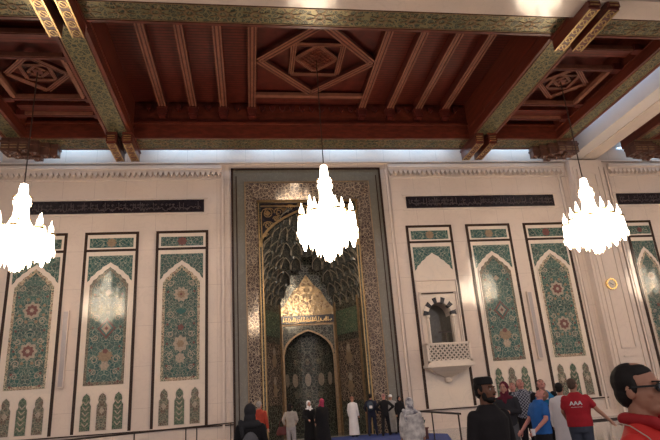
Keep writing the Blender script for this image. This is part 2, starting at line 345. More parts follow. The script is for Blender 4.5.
def corner(cx, cy, sx, label, z0=13.75):
    t = thing('corner_bracket', label, 'bracket', (cx, cy, EYE + z0), group='stepped corner brackets'); b = MB()
    for i, (dx, dy) in enumerate(((0, 0), (.42, 0), (-.46, .0), (-.9, .28), (0, .5), (.42, .5), (-.46, .6), (-1.35, .55), (-.9, .8), (-1.75, .75))):
        z = z0 + (0, .06, .12, .10, .0, .1, .02, .06, 0, .15)[i]; x = cx + sx * dx; y = cy + dy
        b.box(x - .22, x + .22, y - .22, y + .26, EYE + z, ZS - .05); b.box(x - .26, x + .26, y - .27, y + .3, ZS - .32, ZS - .2)
        b.lathe((x, y, EYE + z - .12), [(.04, 0), (.11, .04), (.16, .12)], 8)
    b.build('block_cluster', cloth0, t); g = MB()
    for dx in (0, .42, -.46): 
        x = cx + sx * dx; g.box(x - .17, x + .17, cy - .26, cy - .22, EYE + z0 + .2, EYE + z0 + .26); g.box(x - .17, x + .17, cy - .26, cy - .22, EYE + z0 + .36, EYE + z0 + .40)
    g.build('gilt_bands', GOLDW, t); return t
corner(19.75, 28.9, 1, 'dark stepped corner bracket of carved blocks beside the right pilaster')
corner(-12.1, 28.6, -1, 'dark stepped corner bracket of carved blocks at the far left')
corner(24.9, 28.9, -1, 'dark stepped corner bracket just beyond the white arch')
t = bracket(27.6, 27.75, 30.05, 'pair of wooden brackets beyond the white arch at far right', None)
# slat beams of the wide central coffer with their corbels
minis = [(-4.5), (-2.85), (-1.18), (.41), (6.75), (8.45), (10.17), (11.83)]
mlab = ['first slender ceiling rib from the left cross beam', 'second slender ceiling rib from the left cross beam', 'third slender ceiling rib from the left cross beam',
        'slender ceiling rib bounding the diamond coffer on its left', 'slender ceiling rib bounding the diamond coffer on its right', 'third slender ceiling rib from the right cross beam',
        'second slender ceiling rib from the right cross beam', 'slender ceiling rib next to the right cross beam']
def mini(x, label):
    t = thing('ceiling_rib', label, 'ceiling rib', (x, 23.6, ZM), group='slender ribs of the central coffer')
    MB().box(x - .17, x + .17, 18.8, 28.25, ZM, ZBD).build('rib', WOODD, t)
    b = MB()
    for k in (-1, 1): b.box(x + k * .16 - .03, x + k * .16 + .03, 18.8, 28.25, ZM - .05, ZM + .03)
    b.box(x - .05, x + .05, 18.8, 28.25, ZM - .03, ZM); b.build('moulding', WOODL, t)
    for y0, y1 in ((27.95, 28.38), (18.78, 19.2)):
        b = MB(); b.box(x - .24, x + .24, y0, y1, EYE + 15.85, ZM + .05); b.box(x - .29, x + .29, y0 - .04, y1, ZM - .10, ZM); b.box(x - .18, x + .18, y0 + .05, y1, EYE + 15.72, EYE + 15.85)
        b.build('corbel', WOODD, t)
for x, l in zip(minis, mlab): mini(x, l)
t = thing('corbel_row', 'row of small dark scroll blocks between the rib ends over the rear beam', 'moulding', (3.6, 28.3, EYE + 16)); b = MB()
xs = [-6.05] + minis + [13.25]
for a, c in zip(xs[:-1], xs[1:]):
    n = max(1, int((c - a - .6) / .55))
    for i in range(n):
        x = a + .3 + (i + .5) * (c - a - .6) / n
        for y0, y1 in ((28.15, 28.38), (18.78, 19.0)): MB().prism([(x - .16, ZM + .18), (x - .12, ZM), (x, ZM - .12), (x + .12, ZM), (x + .16, ZM + .18)], y0, y1).build('scroll_block', WOODD, t)
def fret(parent, pts, closed, wd, z, name, h=.18):
    b = MB(); n = len(pts)
    for i in range(n if closed else n - 1): b.bar((*pts[i], z + h / 2), (*pts[(i + 1) % n], z + h / 2), wd, h)
    o = b.build(name, WOODD, parent); c = MB()
    for i in range(n if closed else n - 1):
        p = Vector((*pts[i], z)); q = Vector((*pts[(i + 1) % n], z)); d = (q - p).normalized(); s = Vector((-d.y, d.x, 0)) * wd * .42
        for k in (-1, 1): c.bar(p + s * k, q + s * k, wd * .16, .05)
        c.bar(p, q, wd * .2, .035)
    c.build('moulding', WOODL, o)
# central diamond coffer
cx, cy = 3.6, 23.55
t = thing('lattice_coffer', 'large diamond lattice coffer in the middle of the wooden ceiling', 'ceiling coffer', (cx, cy, ZM), group='lattice coffers')
MB().box(.65, 6.5, 18.8, 28.3, ZBD - .12, ZBD - .02).build('back_board', WOODD, t)
fret(t, [(cx - 2.85, cy), (cx, cy - 2.9), (cx + 2.85, cy), (cx, cy + 2.9)], True, .42, ZM, 'diamond_frame')
fret(t, [(cx - 1.2, cy - 1.25), (cx + 1.2, cy - 1.25), (cx + 1.2, cy + 1.25), (cx - 1.2, cy + 1.25)], True, .26, ZM + .12, 'square_frame', .15)
fret(t, [(cx - 1.05, cy), (cx, cy - 1.1), (cx + 1.05, cy), (cx, cy + 1.1)], True, .2, ZM + .2, 'inner_diamond', .12)
b = MB()
for i in range(-3, 4):
    for j in range(-3, 4):
        x = cx + (i - j) * .135; y = cy + (i + j) * .14; b.prism([(x - .11, y), (x, y - .115), (x + .11, y), (x, y + .115)], ZM + .16, ZM + .3, 'z')
b.build('studded_centre', WOOD, t)
for y in (cy - 3.3, cy + 3.3):
    b = MB(); b.box(.6, 6.6, y - .13, y + .13, ZM, ZM + .2); b.build('cross_rail', WOODL, t)
    MB().box(.6, 6.6, min(y, y + (.2 if y > cy else -.9)), max(y, y + (.9 if y > cy else -.2)), ZM + .2, ZM + .26).build('slatted_panel', PLK, t)
# side coffers
def side_coffer(cx, label, m=1):
    zl = EYE + 15.05; t = thing('lattice_coffer', label, 'ceiling coffer', (cx, 23.6, zl), group='lattice coffers'); x0, x1 = cx - 1.85, cx + 1.85
    for y in (20.3, 21.9, 25.3, 26.9):
        b = MB(); b.box(x0 - .1, x1, y - .11, y + .11, zl, zl + .22); r = b.build('cross_rail', WOODL, t)
        MB().box(x0 - .1, x1, y - .07, y + .07, zl - .04, zl).build('moulding', WOODD, r)
        for x in (x0, x1): MB().box(x - .2, x + .2, y - .2, y + .2, zl - .06, zl + .3).build('corbel', WOODD, t)
    for ya, yb in ((20.4, 21.05), (26.2, 26.8)): MB().box(x0, x1, ya, yb, zl + .18, zl + .26).build('slatted_panel', PLK, t)
    for x in (x0 + .25, x1 - .25): MB().box(x - .1, x + .1, 22, 25.2, zl, zl + .22).build('side_rail', WOODL, t)
    MB().box(x0, x1, 22.0, 25.2, zl + .9, zl + 1.0).build('back_board', WOODD, t)
    z = EYE + 15.36
    fret(t, [(cx - 1.35, 23.6), (cx, 22.2), (cx + 1.35, 23.6), (cx, 25.0)], True, .26, z, 'diamond_frame', .14)
    fret(t, [(cx - .62, 23.0), (cx + .62, 23.0), (cx + .62, 24.2), (cx - .62, 24.2)], True, .17, z + .08, 'square_frame', .12)
    fret(t, [(cx - .45, 23.6), (cx, 23.15), (cx + .45, 23.6), (cx, 24.05)], True, .13, z + .12, 'inner_diamond', .1)
    MB().box(cx - .2, cx + .2, 23.4, 23.8, z + .1, z + .22).build('centre_boss', WOOD, t)
side_coffer(16.7, 'smaller diamond lattice coffer at the right of the ceiling')
side_coffer(-9.4, 'smaller diamond lattice coffer at the left of the ceiling')
# ---------------------------------------------------------------- mosaic wall panels
SPI = [(0, .258), (.12, .2545), (.30, .2505), (.36, .2465), (.58, .2430), (.66, .2380), (.84, .2345), (.90, .2290), (1.0, .2265)]
SPO = [(0, .2665), (.16, .2625), (.40, .2580), (.48, .2540), (.70, .2500), (.80, .2450), (.98, .2410), (1.05, .2350), (1.16, .2320)]
def mir(pts): return [(-x, z) for x, z in pts[::-1]] + pts[1:]
def rosette(b, x, z, r, y, lobes=8, th=.02, squash=1):
    n = lobes * 6; pts = [(x + r * (1 + .13 * math.cos(lobes * a)) * math.cos(a), z + squash * r * (1 + .13 * math.cos(lobes * a)) * math.sin(a)) for a in [2 * math.pi * k / n for k in range(n)]]
    return b.prism(pts, y - th, y)
def rhomb(b, x, z, rx, rz, y, th=.02, ln=5):
    pts = []
    for k in range(4):
        a0 = math.pi / 2 * k; p = (math.cos(a0) * rx, math.sin(a0) * rz); q = (math.cos(a0 + math.pi / 2) * rx, math.sin(a0 + math.pi / 2) * rz)
        for i in range(ln):
            f = i / ln; g = 1 - .10 * abs(math.sin(2 * math.pi * f)); pts.append((x + (p[0] + (q[0] - p[0]) * f) * g, z + (p[1] + (q[1] - p[1]) * f) * g))
    return b.prism(pts, y - th, y)
rosette0, rhomb0 = rosette, rhomb
def curl(b, x, z, r, sx, y, turns=1.3, wd=.05, sz=1):
    pts = []; n = 14
    for i in range(n + 1):
        a = 2 * math.pi * turns * i / n; rr = r * (1 - .72 * i / n); pts.append(Vector((x + sx * (rr * math.cos(a)), y, z + sz * rr * math.sin(a))))
    for i in range(n): b.bar(pts[i], pts[i + 1], wd, .02, (0, 1, 0))
def smallarch(c, w0, z0, z1):
    h = z1 - z0
    half = [(w0, 0), (w0, .66 * h), (w0 * .66, .74 * h), (w0 * .78, .82 * h), (w0 * .62, .92 * h), (0, h)]
    return [(c + x, z0 + z) for x, z in half] + [(c - x, z0 + z) for x, z in half[-2::-1]]
def panel(cx, hw, design, label, lower=True, plain=False):
    t = thing('mosaic_panel', label, 'wall panel', (cx, 31, Z(-.0177)), group='mosaic wall panels'); k = hw / 1.44; Y = 31
    zt, zb = Z(.3225), Z(-.0177); fw_ = .15
    b = MB(); b.box(cx - hw, cx - hw + fw_, Y - .06, Y, zb, zt); b.box(cx + hw - fw_, cx + hw, Y - .06, Y, zb, zt); b.box(cx - hw + fw_, cx + hw - fw_, Y - .06, Y, zt - fw_, zt)
    b.box(cx - hw + fw_, cx + hw - fw_, Y - .06, Y, Z(.286), Z(.2905)); b.build('dark_frame', DARKM, t, label='dark brown marble frame')
    b = MB(); i0 = hw - fw_
    
    if not plain: b.box(cx - i0, cx + i0, Y - .03, Y, zb, Z(.286))
    else:
        b.box(cx - i0, BO[0], Y - .03, Y, zb, Z(.286)); b.box(BO[1], cx + i0, Y - .03, Y, zb, Z(.286)); b.box(BO[0], BO[1], Y - .03, Y, zb, BO[2]); b.box(BO[0], BO[1], Y - .03, Y, BO[3] + .8, Z(.286))
        b.prism([(BO[0], BO[3] + .8)] + arc[::-1] + [(BO[1], BO[3] + .8)], Y - .03, Y)
    b.box(cx - i0, cx + i0, Y - .03, Y, Z(.2905), zt - fw_); b.build('pale_ground', PALE, t)
    ms = MOS[design % 3]
    MB().box(cx - 1.16 * k, cx + 1.16 * k, Y - .045, Y - .02, Z(.2935), Z(.3110)).build('top_band', ms, t)
    b = MB(); rosette(b, cx, Z(.3022), .24 * k, Y - .045, 8); b.build('band_flower', (MRED, MOCH, MRED)[design % 3], t)
    # spandrel
    out = [(cx + x * k, Z(z)) for x, z in mir(SPO)]
    top = [(x, Z(.2785)) for x, z in out]
    MB().strip(out, top, Y - .045, Y - .02).build('spandrel', ms, t)
    if plain: return t
    # raised pale arch band, then the field with a chain border
    A = [(cx + x * k, Z(z)) for x, z in mir([(x * 1.06, z + .0035) for x, z in SPI])]; B = [(cx + x * k, Z(z)) for x, z in mir(SPI)]
    MB().strip(A, B, Y - .07, Y - .03).box(cx + 1.0 * k, cx + 1.06 * k, Y - .07, Y - .03, Z(.057), Z(.2265)).box(cx - 1.06 * k, cx - 1.0 * k, Y - .07, Y - .03, Z(.057), Z(.2265)).build('arch_moulding', PALE, t)
    F = [(cx + x * k, Z(z)) for x, z in mir(SPI)] + [(cx + 1.0 * k, Z(.057)), (cx - 1.0 * k, Z(.057))]
    G = [(cx + x * .86 * k, Z(z - .007)) for x, z in mir(SPI)] + [(cx + .86 * k, Z(.0625)), (cx - .86 * k, Z(.0625))]
    b = MB(); n = len(F)
    for i in range(n): b.prism([F[i], F[(i + 1) % n], G[(i + 1) % n], G[i]], Y - .05, Y - .03)
    b.build('chain_border', MBORD if design != 1 else MDARK, t)
    # the field is a fan so that the concave outline fills cleanly
    b = MB(); c0 = (cx, Z(.16))
    for i in range(n): b.prism([G[i], G[(i + 1) % n], c0], Y - .045, Y - .03)
    b.build('field', ms, t)
    cr = MB(); rd = MB(); y = Y - .045
    class One:   # each medallion a part of its own
        def __init__(s, m, n): s.m = m; s.n = n
    def ros(o_, *a, **k_): b_ = MB(); rosette0(b_, *a, **k_); b_.build(o_.n, o_.m, t)
    def rho(o_, *a, **k_): b_ = MB(); rhomb0(b_, *a, **k_); b_.build(o_.n, o_.m, t)
    C1, R1, O1, T1 = One(MCREAM, 'cream_medallion'), One(MRED, 'red_flower'), One(MOCH, 'ochre_flower'), One(MTEAL, 'teal_lozenge')
    if design == 0:   # two big rosettes
        for zc in (.186, .118):
            ros(C1, cx, Z(zc), .42 * k, y, 8); ros(R1, cx, Z(zc), .27 * k, y - .02, 8); ros(C1, cx, Z(zc), .10 * k, y - .04, 6)
            for a in range(8): ros(O1, cx + .64 * k * math.cos(a * math.pi / 4 + .39), Z(zc) + .64 * math.sin(a * math.pi / 4 + .39), .08 * k, y, 5)
    elif design == 1:  # ochre rhombus above a bouquet
        rho(R1, cx, Z(.150), .50 * k, .58, y); rho(T1, cx, Z(.150), .38 * k, .44, y - .02); rho(C1, cx, Z(.150), .26 * k, .32, y - .04)
        rho(R1, cx, Z(.150), .10 * k, .12, y - .06)
        rho(C1, cx, Z(.212), .20 * k, .20, y); ros(O1, cx, Z(.104), .36 * k, y, 10, squash=.8); ros(C1, cx, Z(.088), .22 * k, y - .02, 6); ros(R1, cx, Z(.112), .12 * k, y - .02, 5)
    else:              # cream rosette over a flower spray
        ros(C1, cx, Z(.204), .38 * k, y, 10); ros(O1, cx, Z(.204), .20 * k, y - .02, 8); ros(R1, cx, Z(.204), .07 * k, y - .04, 6)
        rho(T1, cx, Z(.174), .30 * k, .2, y); ros(C1, cx, Z(.118), .36 * k, y, 8, squash=1.15); ros(O1, cx, Z(.118), .18 * k, y - .02, 6); ros(C1, cx, Z(.094), .24 * k, y - .02, 7); ros(R1, cx, Z(.146), .16 * k, y, 5)
    for zc, r in ((.225, .17), (.168, .2), (.135, .18), (.098, .2), (.078, .16)):
        for s in (-1, 1): curl(cr, cx + s * .55 * k, Z(zc), r * k, s, y, 1.3, .045, (-1) ** int(zc * 1000)); rosette(rd, cx + s * .70 * k, Z(zc - .016), .06 * k, y, 5)
    cr.build('scroll_pattern', MCREAM, t); rd.build('bud_pattern', MRED, t)
    if lower:
        for i, dx in enumerate((-.78, 0, .78)):
            z0, z1 = Z(-.013), Z(.0450)
            MB().prism(smallarch(cx + dx * k, .30 * k, z0 - .04, z1 + .06), Y - .05, Y - .03).build('arch_surround', WALLP, t)
            a = MB().prism(smallarch(cx + dx * k, .25 * k, z0, z1), Y - .065, Y - .04).build('small_arch', MDARK if (i + design) % 2 == 0 else NGREEN, t)
            b = MB()
            if (i + design) % 2 == 0: rhomb(b, cx + dx * k, z0 + .52 * (z1 - z0), .14 * k, .2, Y - .065)
            else:
                for q in range(5): b.bar((cx + dx * k, Y - .075, z0 + .2 + q * .26), (cx + dx * k + .15 * k, Y - .075, z0 + .38 + q * .26), .05, .02, (0, 1, 0)); b.bar((cx + dx * k, Y - .075, z0 + .2 + q * .26), (cx + dx * k - .15 * k, Y - .075, z0 + .38 + q * .26), .05, .02, (0, 1, 0))
            b.build('leaf_motif', MCREAM, a)
    return t
panel(-.363 * 31, 1.44, 0, 'tall teal mosaic wall panel with two large rosettes, leftmost, behind the left chandelier')
panel(-.2405 * 31, 1.44, 1, 'tall teal mosaic wall panel with a rhombus medallion, second from the left')
panel(-.1175 * 31, 1.44, 2, 'tall teal mosaic wall panel with a cream rosette, next to the mihrab on its left')
P4 = panel(bcx, 1.44, 1, 'wall panel with teal band and teal spandrels above the small marble balcony', plain=True)
panel(.474 * 31, 1.44, 1, 'tall teal mosaic wall panel with a rhombus medallion, next right of the balcony')
panel(.5955 * 31, 1.44, 0, 'tall teal mosaic wall panel with two large rosettes, left of the pilaster')
panel(24.92, .93, 2, 'narrow teal mosaic wall panel at the right edge beyond the pilaster')
# inscription bands
def inscription(x0, x1, label, seed):
    rnd = random.Random(seed); t = thing('inscription_band', label, 'inscription', ((x0 + x1) / 2, 31, Z(.3585)), group='inscription bands')
    z0, z1 = Z(.3588), Z(.3832); b = MB(); b.box(x0 - .22, x1 + .22, 30.94, 30.999, z0 - .14, z0 - .08); b.box(x0 - .22, x1 + .22, 30.94, 31, z1 + .08, z1 + .14); b.build('moulding', WALLP, t)
    MB().box(x0, x1, 30.95, 31, z0, z1).build('tile', BLK, t); g = MB(); x = x0 + .2; y = 30.94
    while x < x1 - .3:     # dense flowing calligraphic strokes, tall uprights above a running line
        wd = rnd.uniform(.12, .3); zb = z0 + .16 + rnd.uniform(0, .1)
        if rnd.random() < .55: g.bar((x, y, zb), (x + rnd.uniform(-.03, .03), y, z1 - .1 - rnd.uniform(0, .12)), .035, .015, (0, 1, 0))
        pts = [Vector((x + wd * i / 5, y, zb + .09 * math.sin(math.pi * i / 5) * (-1 if rnd.random() < .3 else 1))) for i in range(6)]
        for i in range(5): g.bar(pts[i], pts[i + 1], .04, .015, (0, 1, 0))
        if rnd.random() < .5: curl(g, x + wd / 2, z0 + .45, .07, 1, y, 1, .025)
        if rnd.random() < .6: rosette(g, x + wd / 2, zb + .22, .02, y, 4, .01)
        x += wd * .95
    g.build('lettering', INK, t, label='pale calligraphic lettering'); return t
inscription(-12.0, -2.45, 'long black tile band with pale calligraphy, left of the mihrab', 1)
inscription(9.7, 19.45, 'long black tile band with pale calligraphy, right of the mihrab', 2)
inscription(23.9, 34, 'black tile band with pale calligraphy at the far right edge', 3)
# ---------------------------------------------------------------- mihrab
mx = 3.66; mt = thing('mihrab', 'towering mihrab niche in grey marble frame with dark tilework and honeycomb vault', 'mihrab', (mx, 31, 0))
zt = Z(.4450)
b = MB(); b.box(WX0, -.12, 30.9, 31.4, 0, zt); b.box(7.44, WX1, 30.9, 31.4, 0, zt); b.box(-.12, 7.44, 30.9, 31.4, Z(.4170), zt); b.build('marble_frame', GREYM, mt, label='grey green marble frame')
b = MB(); b.box(WX0 - .02, WX0 + .1, 30.84, 30.9, 0, zt); b.box(WX1 - .1, WX1 + .02, 30.84, 30.9, 0, zt); b.box(WX0, WX1, 30.84, 30.9, zt - .12, zt); b.box(-.62, -.56, 30.87, 30.9, 0, zt - .5); b.box(7.88, 7.94, 30.87, 30.9, 0, zt - .5)
b.build('dark_edge', DARKM, mt)
b = MB()
for x in (-.12, 7.38): b.box(x, x + .06, 30.86, 30.92, 0, Z(.4170))
b.box(-.12, 7.44, 30.86, 30.92, Z(.4150), Z(.4170)); b.build('outer_bead', GOLDW, mt)
# splayed scroll border
b = MB(); zo, zi = Z(.4150), Z(.3840)
b.add([(-.06, 30.98, 0), (-.06, 30.98, zo), (.64, 31.4, zi), (.64, 31.4, 0), (7.38, 30.98, 0), (7.38, 30.98, zo), (6.68, 31.4, zi), (6.68, 31.4, 0)], [(0, 3, 2, 1), (4, 5, 6, 7), (1, 2, 6, 5)])
b.build('scroll_border', BANDM, mt, label='brown border of cream scrollwork')
b = MB()
for x in (.66, 6.60): b.box(x, x + .06, 31.3, 31.42, 0, zi); 
b.box(.60, 6.72, 31.3, 31.42, zi - .12, zi); b.box(.82, .88, 31.34, 31.42, 0, Z(.36)); b.box(6.44, 6.50, 31.34, 31.42, 0, Z(.36)); b.box(.82, 6.5, 31.34, 31.42, Z(.3715), Z(.3735))
b.build('gold_bead', GOLD, mt)
# keel arch outline in the plane y=31.4 : half width by height
ARC = [(2.86, 9.0), (2.74, 9.5), (2.45, 9.95), (2.0, 10.38), (1.45, 10.75), (.85, 11.05), (.35, 11.25), (0, 11.45)]
def hw_at(z):
    if z <= 9.0: return 2.86
    for (a, za), (c, zc) in zip(ARC[:-1], ARC[1:]):
        if z <= zc: return a + (c - a) * (z - za) / (zc - za)
    return 0.02
arcL = [(mx - a, EYE + z) for a, z in ARC]; arcR = [(mx + a, EYE + z) for a, z in ARC[::-1]]
full = arcL + arcR[1:]
MB().strip(full, [(x, zi - .1) for x, z in full], 31.42, 31.75).build('spandrel', BLK, mt, label='dark spandrels with gold scrolls')
b = MB()
for s in (-1, 1):
    for (dx, z, r) in ((2.45, 11.1, .36), (2.45, 10.35, .26), (1.75, 11.15, .32), (1.95, 10.75, .18), (1.1, 11.45, .2), (.5, 11.6, .14), (2.6, 9.75, .13), (1.42, 11.3, .12)):
        curl(b, mx + s * dx, EYE + z, r, s, 31.4, 1.6, .05); curl(b, mx + s * (dx - .05), EYE + z, r * 1.15, -s, 31.4, .7, .04)
    rhomb(b, mx + s * 2.42, EYE + 11.1, .18, .2, 31.4)
b.build('spandrel_scrolls', GOLD, mt)
off = [(x + (x - mx) * .05, z + .06 + .06 * (1 - abs(x - mx) / 2.86)) for x, z in full]
MB().strip(full, off, 31.34, 31.44).build('arch_moulding', GOLD, mt)
# niche plan
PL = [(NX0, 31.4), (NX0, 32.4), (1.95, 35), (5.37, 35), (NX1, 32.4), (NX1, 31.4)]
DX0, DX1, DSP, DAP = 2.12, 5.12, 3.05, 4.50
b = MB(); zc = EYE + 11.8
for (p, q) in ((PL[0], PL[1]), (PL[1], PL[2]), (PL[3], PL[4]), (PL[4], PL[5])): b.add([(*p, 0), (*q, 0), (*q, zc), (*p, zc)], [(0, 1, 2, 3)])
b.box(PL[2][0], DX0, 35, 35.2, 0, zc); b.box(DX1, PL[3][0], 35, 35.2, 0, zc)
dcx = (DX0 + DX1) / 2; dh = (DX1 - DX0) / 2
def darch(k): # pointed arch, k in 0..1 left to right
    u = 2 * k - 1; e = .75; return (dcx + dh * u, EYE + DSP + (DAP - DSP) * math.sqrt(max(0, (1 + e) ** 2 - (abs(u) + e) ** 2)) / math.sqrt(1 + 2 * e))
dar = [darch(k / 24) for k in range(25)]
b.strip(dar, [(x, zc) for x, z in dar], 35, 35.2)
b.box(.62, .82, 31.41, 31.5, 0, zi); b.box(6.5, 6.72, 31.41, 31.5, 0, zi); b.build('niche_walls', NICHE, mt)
MB().add([(NX0 - .3, 31.4, .05), (NX1 + .3, 31.4, .05), (5.4, 35.2, .05), (1.9, 35.2, .05)], [(0, 1, 2, 3)]).add([(NX0, 31.4, 0), (NX1, 31.4, 0), (NX1, 31.4, .05), (NX0, 31.4, .05)], [(0, 1, 2, 3)]).build('niche_floor', GREYM, mt)
# rounded prayer recess behind the pointed doorway arch
b = MB(); n = 24; prev = None; Rr = dh
def rec(k): a = math.pi * k / n; return dcx - Rr * math.cos(a), 35.2 + 1.15 * math.sin(a)
for k in range(n):
    (x0, y0), (x1, y1) = rec(k), rec(k + 1); b.add([(x0, y0, 0), (x1, y1, 0), (x1, y1, EYE + DAP), (x0, y0, EYE + DAP)], [(0, 1, 2, 3)])
b.add([(DX0, 35.2, EYE + DAP), (DX1, 35.2, EYE + DAP), (DX1, 36.5, EYE + DAP), (DX0, 36.5, EYE + DAP)], [(0, 1, 2, 3)])
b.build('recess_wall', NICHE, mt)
for zc_, rx, rz, ks in ((1.62, .20, .40, (3.5, 7.5, 12, 16.5, 20.5)), (2.72, .16, .18, (8, 12, 16)), (.7, .16, .2, (8, 12, 16)), (2.25, .08, .09, (10, 14))):
    for k in ks:
        x, y = rec(k); a = math.pi * k / n; tx, ty = math.sin(a) * Rr, 1.15 * math.cos(a); l = math.hypot(tx, ty); tx /= l; ty /= l
        vs = [(x + tx * rx * math.cos(t) - .0 + ty * .04, y + ty * rx * math.cos(t) - tx * .04, EYE + zc_ + rz * math.sin(t)) for t in [2 * math.pi * j / 16 for j in range(16)]]
        vs2 = [(v[0] - ty * .05, v[1] + tx * .05, v[2]) for v in vs]
        MB().add(vs + vs2, [tuple(range(16))] + [(j, (j + 1) % 16, 16 + (j + 1) % 16, 16 + j) for j in range(16)]).build('oval_medallion', MDARK if zc_ != 1.62 else MCREAM, mt)
b = MB()
o2 = [(dcx + (x - dcx) * 1.07, z + .1) for x, z in dar]; b.strip(dar, o2, 34.92, 35.0); 
for x in (DX0 - .12, DX1): b.box(x, x + .12, 34.92, 35, 0, EYE + DSP)
b.build('doorway_moulding', GOLDW, mt)
b = MB(); zf = EYE + 4.85
for x in (1.98, 5.25): b.box(x, x + .09, 34.93, 35, 0, zf)
b.box(1.98, 5.34, 34.93, 35, zf, zf + .1); b.build('square_moulding', GOLDW, mt)
# pointed back panel below the vault; its gold colour imitates the chandelier's reflection
b = MB(); b.prism([(2.0, zf + .12), (5.32, zf + .12), (5.32, EYE + 5.9), (4.9, EYE + 6.4), (4.6, EYE + 7.0), (4.15, EYE + 7.4), (3.66, EYE + 8.1), (3.2, EYE + 7.4), (2.75, EYE + 7.0), (2.4, EYE + 6.4), (2.0, EYE + 5.9)], 34.9, 35); b.build('gold_reflection_panel', GOLDREFL, mt, label='scroll panel above the doorway in the gold of the chandelier reflection')
b = MB(); b.box(2.0, 5.3, 34.86, 34.9, zf + .14, zf + .62)
b.build('script_band', BLK, mt); g = MB(); rnd = random.Random(5); x = 2.1
while x < 5.15: g.bar((x, 34.84, zf + .22), (x + rnd.uniform(-.04, .1), 34.84, zf + .36 + rnd.uniform(0, .18)), .04, .02, (0, 1, 0)); g.bar((x, 34.84, zf + .25), (x + .12, 34.84, zf + .25 + rnd.uniform(-.05, .08)), .04, .02, (0, 1, 0)); x += .11
g.build('script_strokes', GOLD, mt)
# splayed side faces: green tile fields, flower sprays, gilt edges
def face_pts(p, q, u, out): # point on a side facet
    d = Vector((q[0] - p[0], q[1] - p[1])); nrm = Vector((-d.y, d.x)).normalized(); c = Vector((mx, 31)); m_ = Vector(p)
    if (c - m_).dot(nrm) < 0: nrm = -nrm
    v = Vector(p) + d * u + nrm * out; return v.x, v.y
for p, q in ((PL[1], PL[2]), (PL[4], PL[3])):
    def slab(u0, u1, z0, z1, th, name, m):
        a, c = face_pts(p, q, u0, 0), face_pts(p, q, u1, 0); a2, c2 = face_pts(p, q, u0, th), face_pts(p, q, u1, th)
        MB().prism([a, c, c2, a2], z0, z1, 'z').build(name, m, mt)
    slab(.10, .90, EYE + 4.1, EYE + 5.6, .05, 'green_tile_field', NGREEN); slab(.10, .9, EYE + .2, EYE + 3.7, .05, 'flower_field', BANDM)
    slab(.02, .07, 0, EYE + 6.2, .08, 'gilt_edge', GOLDW); slab(.93, .98, 0, EYE + 6.2, .08, 'gilt_edge', GOLDW)
    for zc_, r in ((1.0, .3), (1.55, .2), (2.7, .34), (3.2, .2)):
        cxy = face_pts(p, q, .5, .07); d = Vector((q[0] - p[0], q[1] - p[1])).normalized()
        vs = [(cxy[0] + d.x * r * (1 + .15 * math.cos(6 * t)) * math.cos(t), cxy[1] + d.y * r * (1 + .15 * math.cos(6 * t)) * math.cos(t), EYE + zc_ + r * 1.2 * (1 + .15 * math.cos(6 * t)) * math.sin(t)) for t in [2 * math.pi * j / 36 for j in range(36)]]
        MB().add(vs, [tuple(range(36))]).build('flower_spray', MOCH if r > .25 else MCREAM, mt)
# honeycomb vault: tiers of small hooded cells stepping forward
def plan_at(t, z):
    """facets at tier parameter t: the niche plan drawn in towards the arch plane"""
    fy = (1 - t ** 1.6); hwz = min(2.86, hw_at(z) + .08) / 2.86; fx = hwz
    return [(mx + (x - mx) * fx, 31.42 + (y - 31.4) * fy) for x, y in PL]
def cell(b, p, q, z0, z1, depth, tilt):
    p = Vector((*p, 0)); q = Vector((*q, 0)); d = q - p; w_ = d.length; d.normalize(); nrm = Vector((-d.y, d.x, 0))
    if (Vector((mx, 31.0, 0)) - p).dot(nrm) < 0: nrm = -nrm
    nu, nv = 10, 9; vs = []; fs = []
    for j in range(nv + 1):
        v = j / nv; a = (.90 if v < .45 else .90 * max(0, 1 - ((v - .45) / .47) ** 1.7)) if v < .92 else 0
        for i in range(nu + 1):
            u = 2 * i / nu - 1; dp = 0
            if abs(u) < a: dp = depth * math.sqrt(max(0, 1 - (u / a) ** 2)) * (1 - v * .35)
            vs.append(p + d * (w_ * (u + 1) / 2) + nrm * (tilt * v ** 1.5 - dp) + Vector((0, 0, z0 + (z1 - z0) * v)))
    for j in range(nv):
        for i in range(nu): k = j * (nu + 1) + i; fs.append((k, k + 1, k + nu + 2, k + nu + 1))
    b.add(vs, fs)
    rim = []
    for j in range(15):
        w2 = j / 14 * 2 - 1; uu = abs(w2); v = .45 + .47 * (1 - (uu ** 1.0)) ** .6 if uu < 1 else .45
        rim.append(p + d * (w_ * (w2 * .9 + 1) / 2) + nrm * (tilt * v ** 1.5 + .02) + Vector((0, 0, z0 + (z1 - z0) * v)))
    rim = [rim[0] - Vector((0, 0, (z1 - z0) * .4)) - nrm * tilt * .2] + rim + [rim[-1] - Vector((0, 0, (z1 - z0) * .4)) - nrm * tilt * .2]
    for j in range(len(rim) - 1): E_.bar(rim[j], rim[j + 1], .045, .04, nrm)
NT = 7; ZT0, ZT1 = 5.9, 11.3
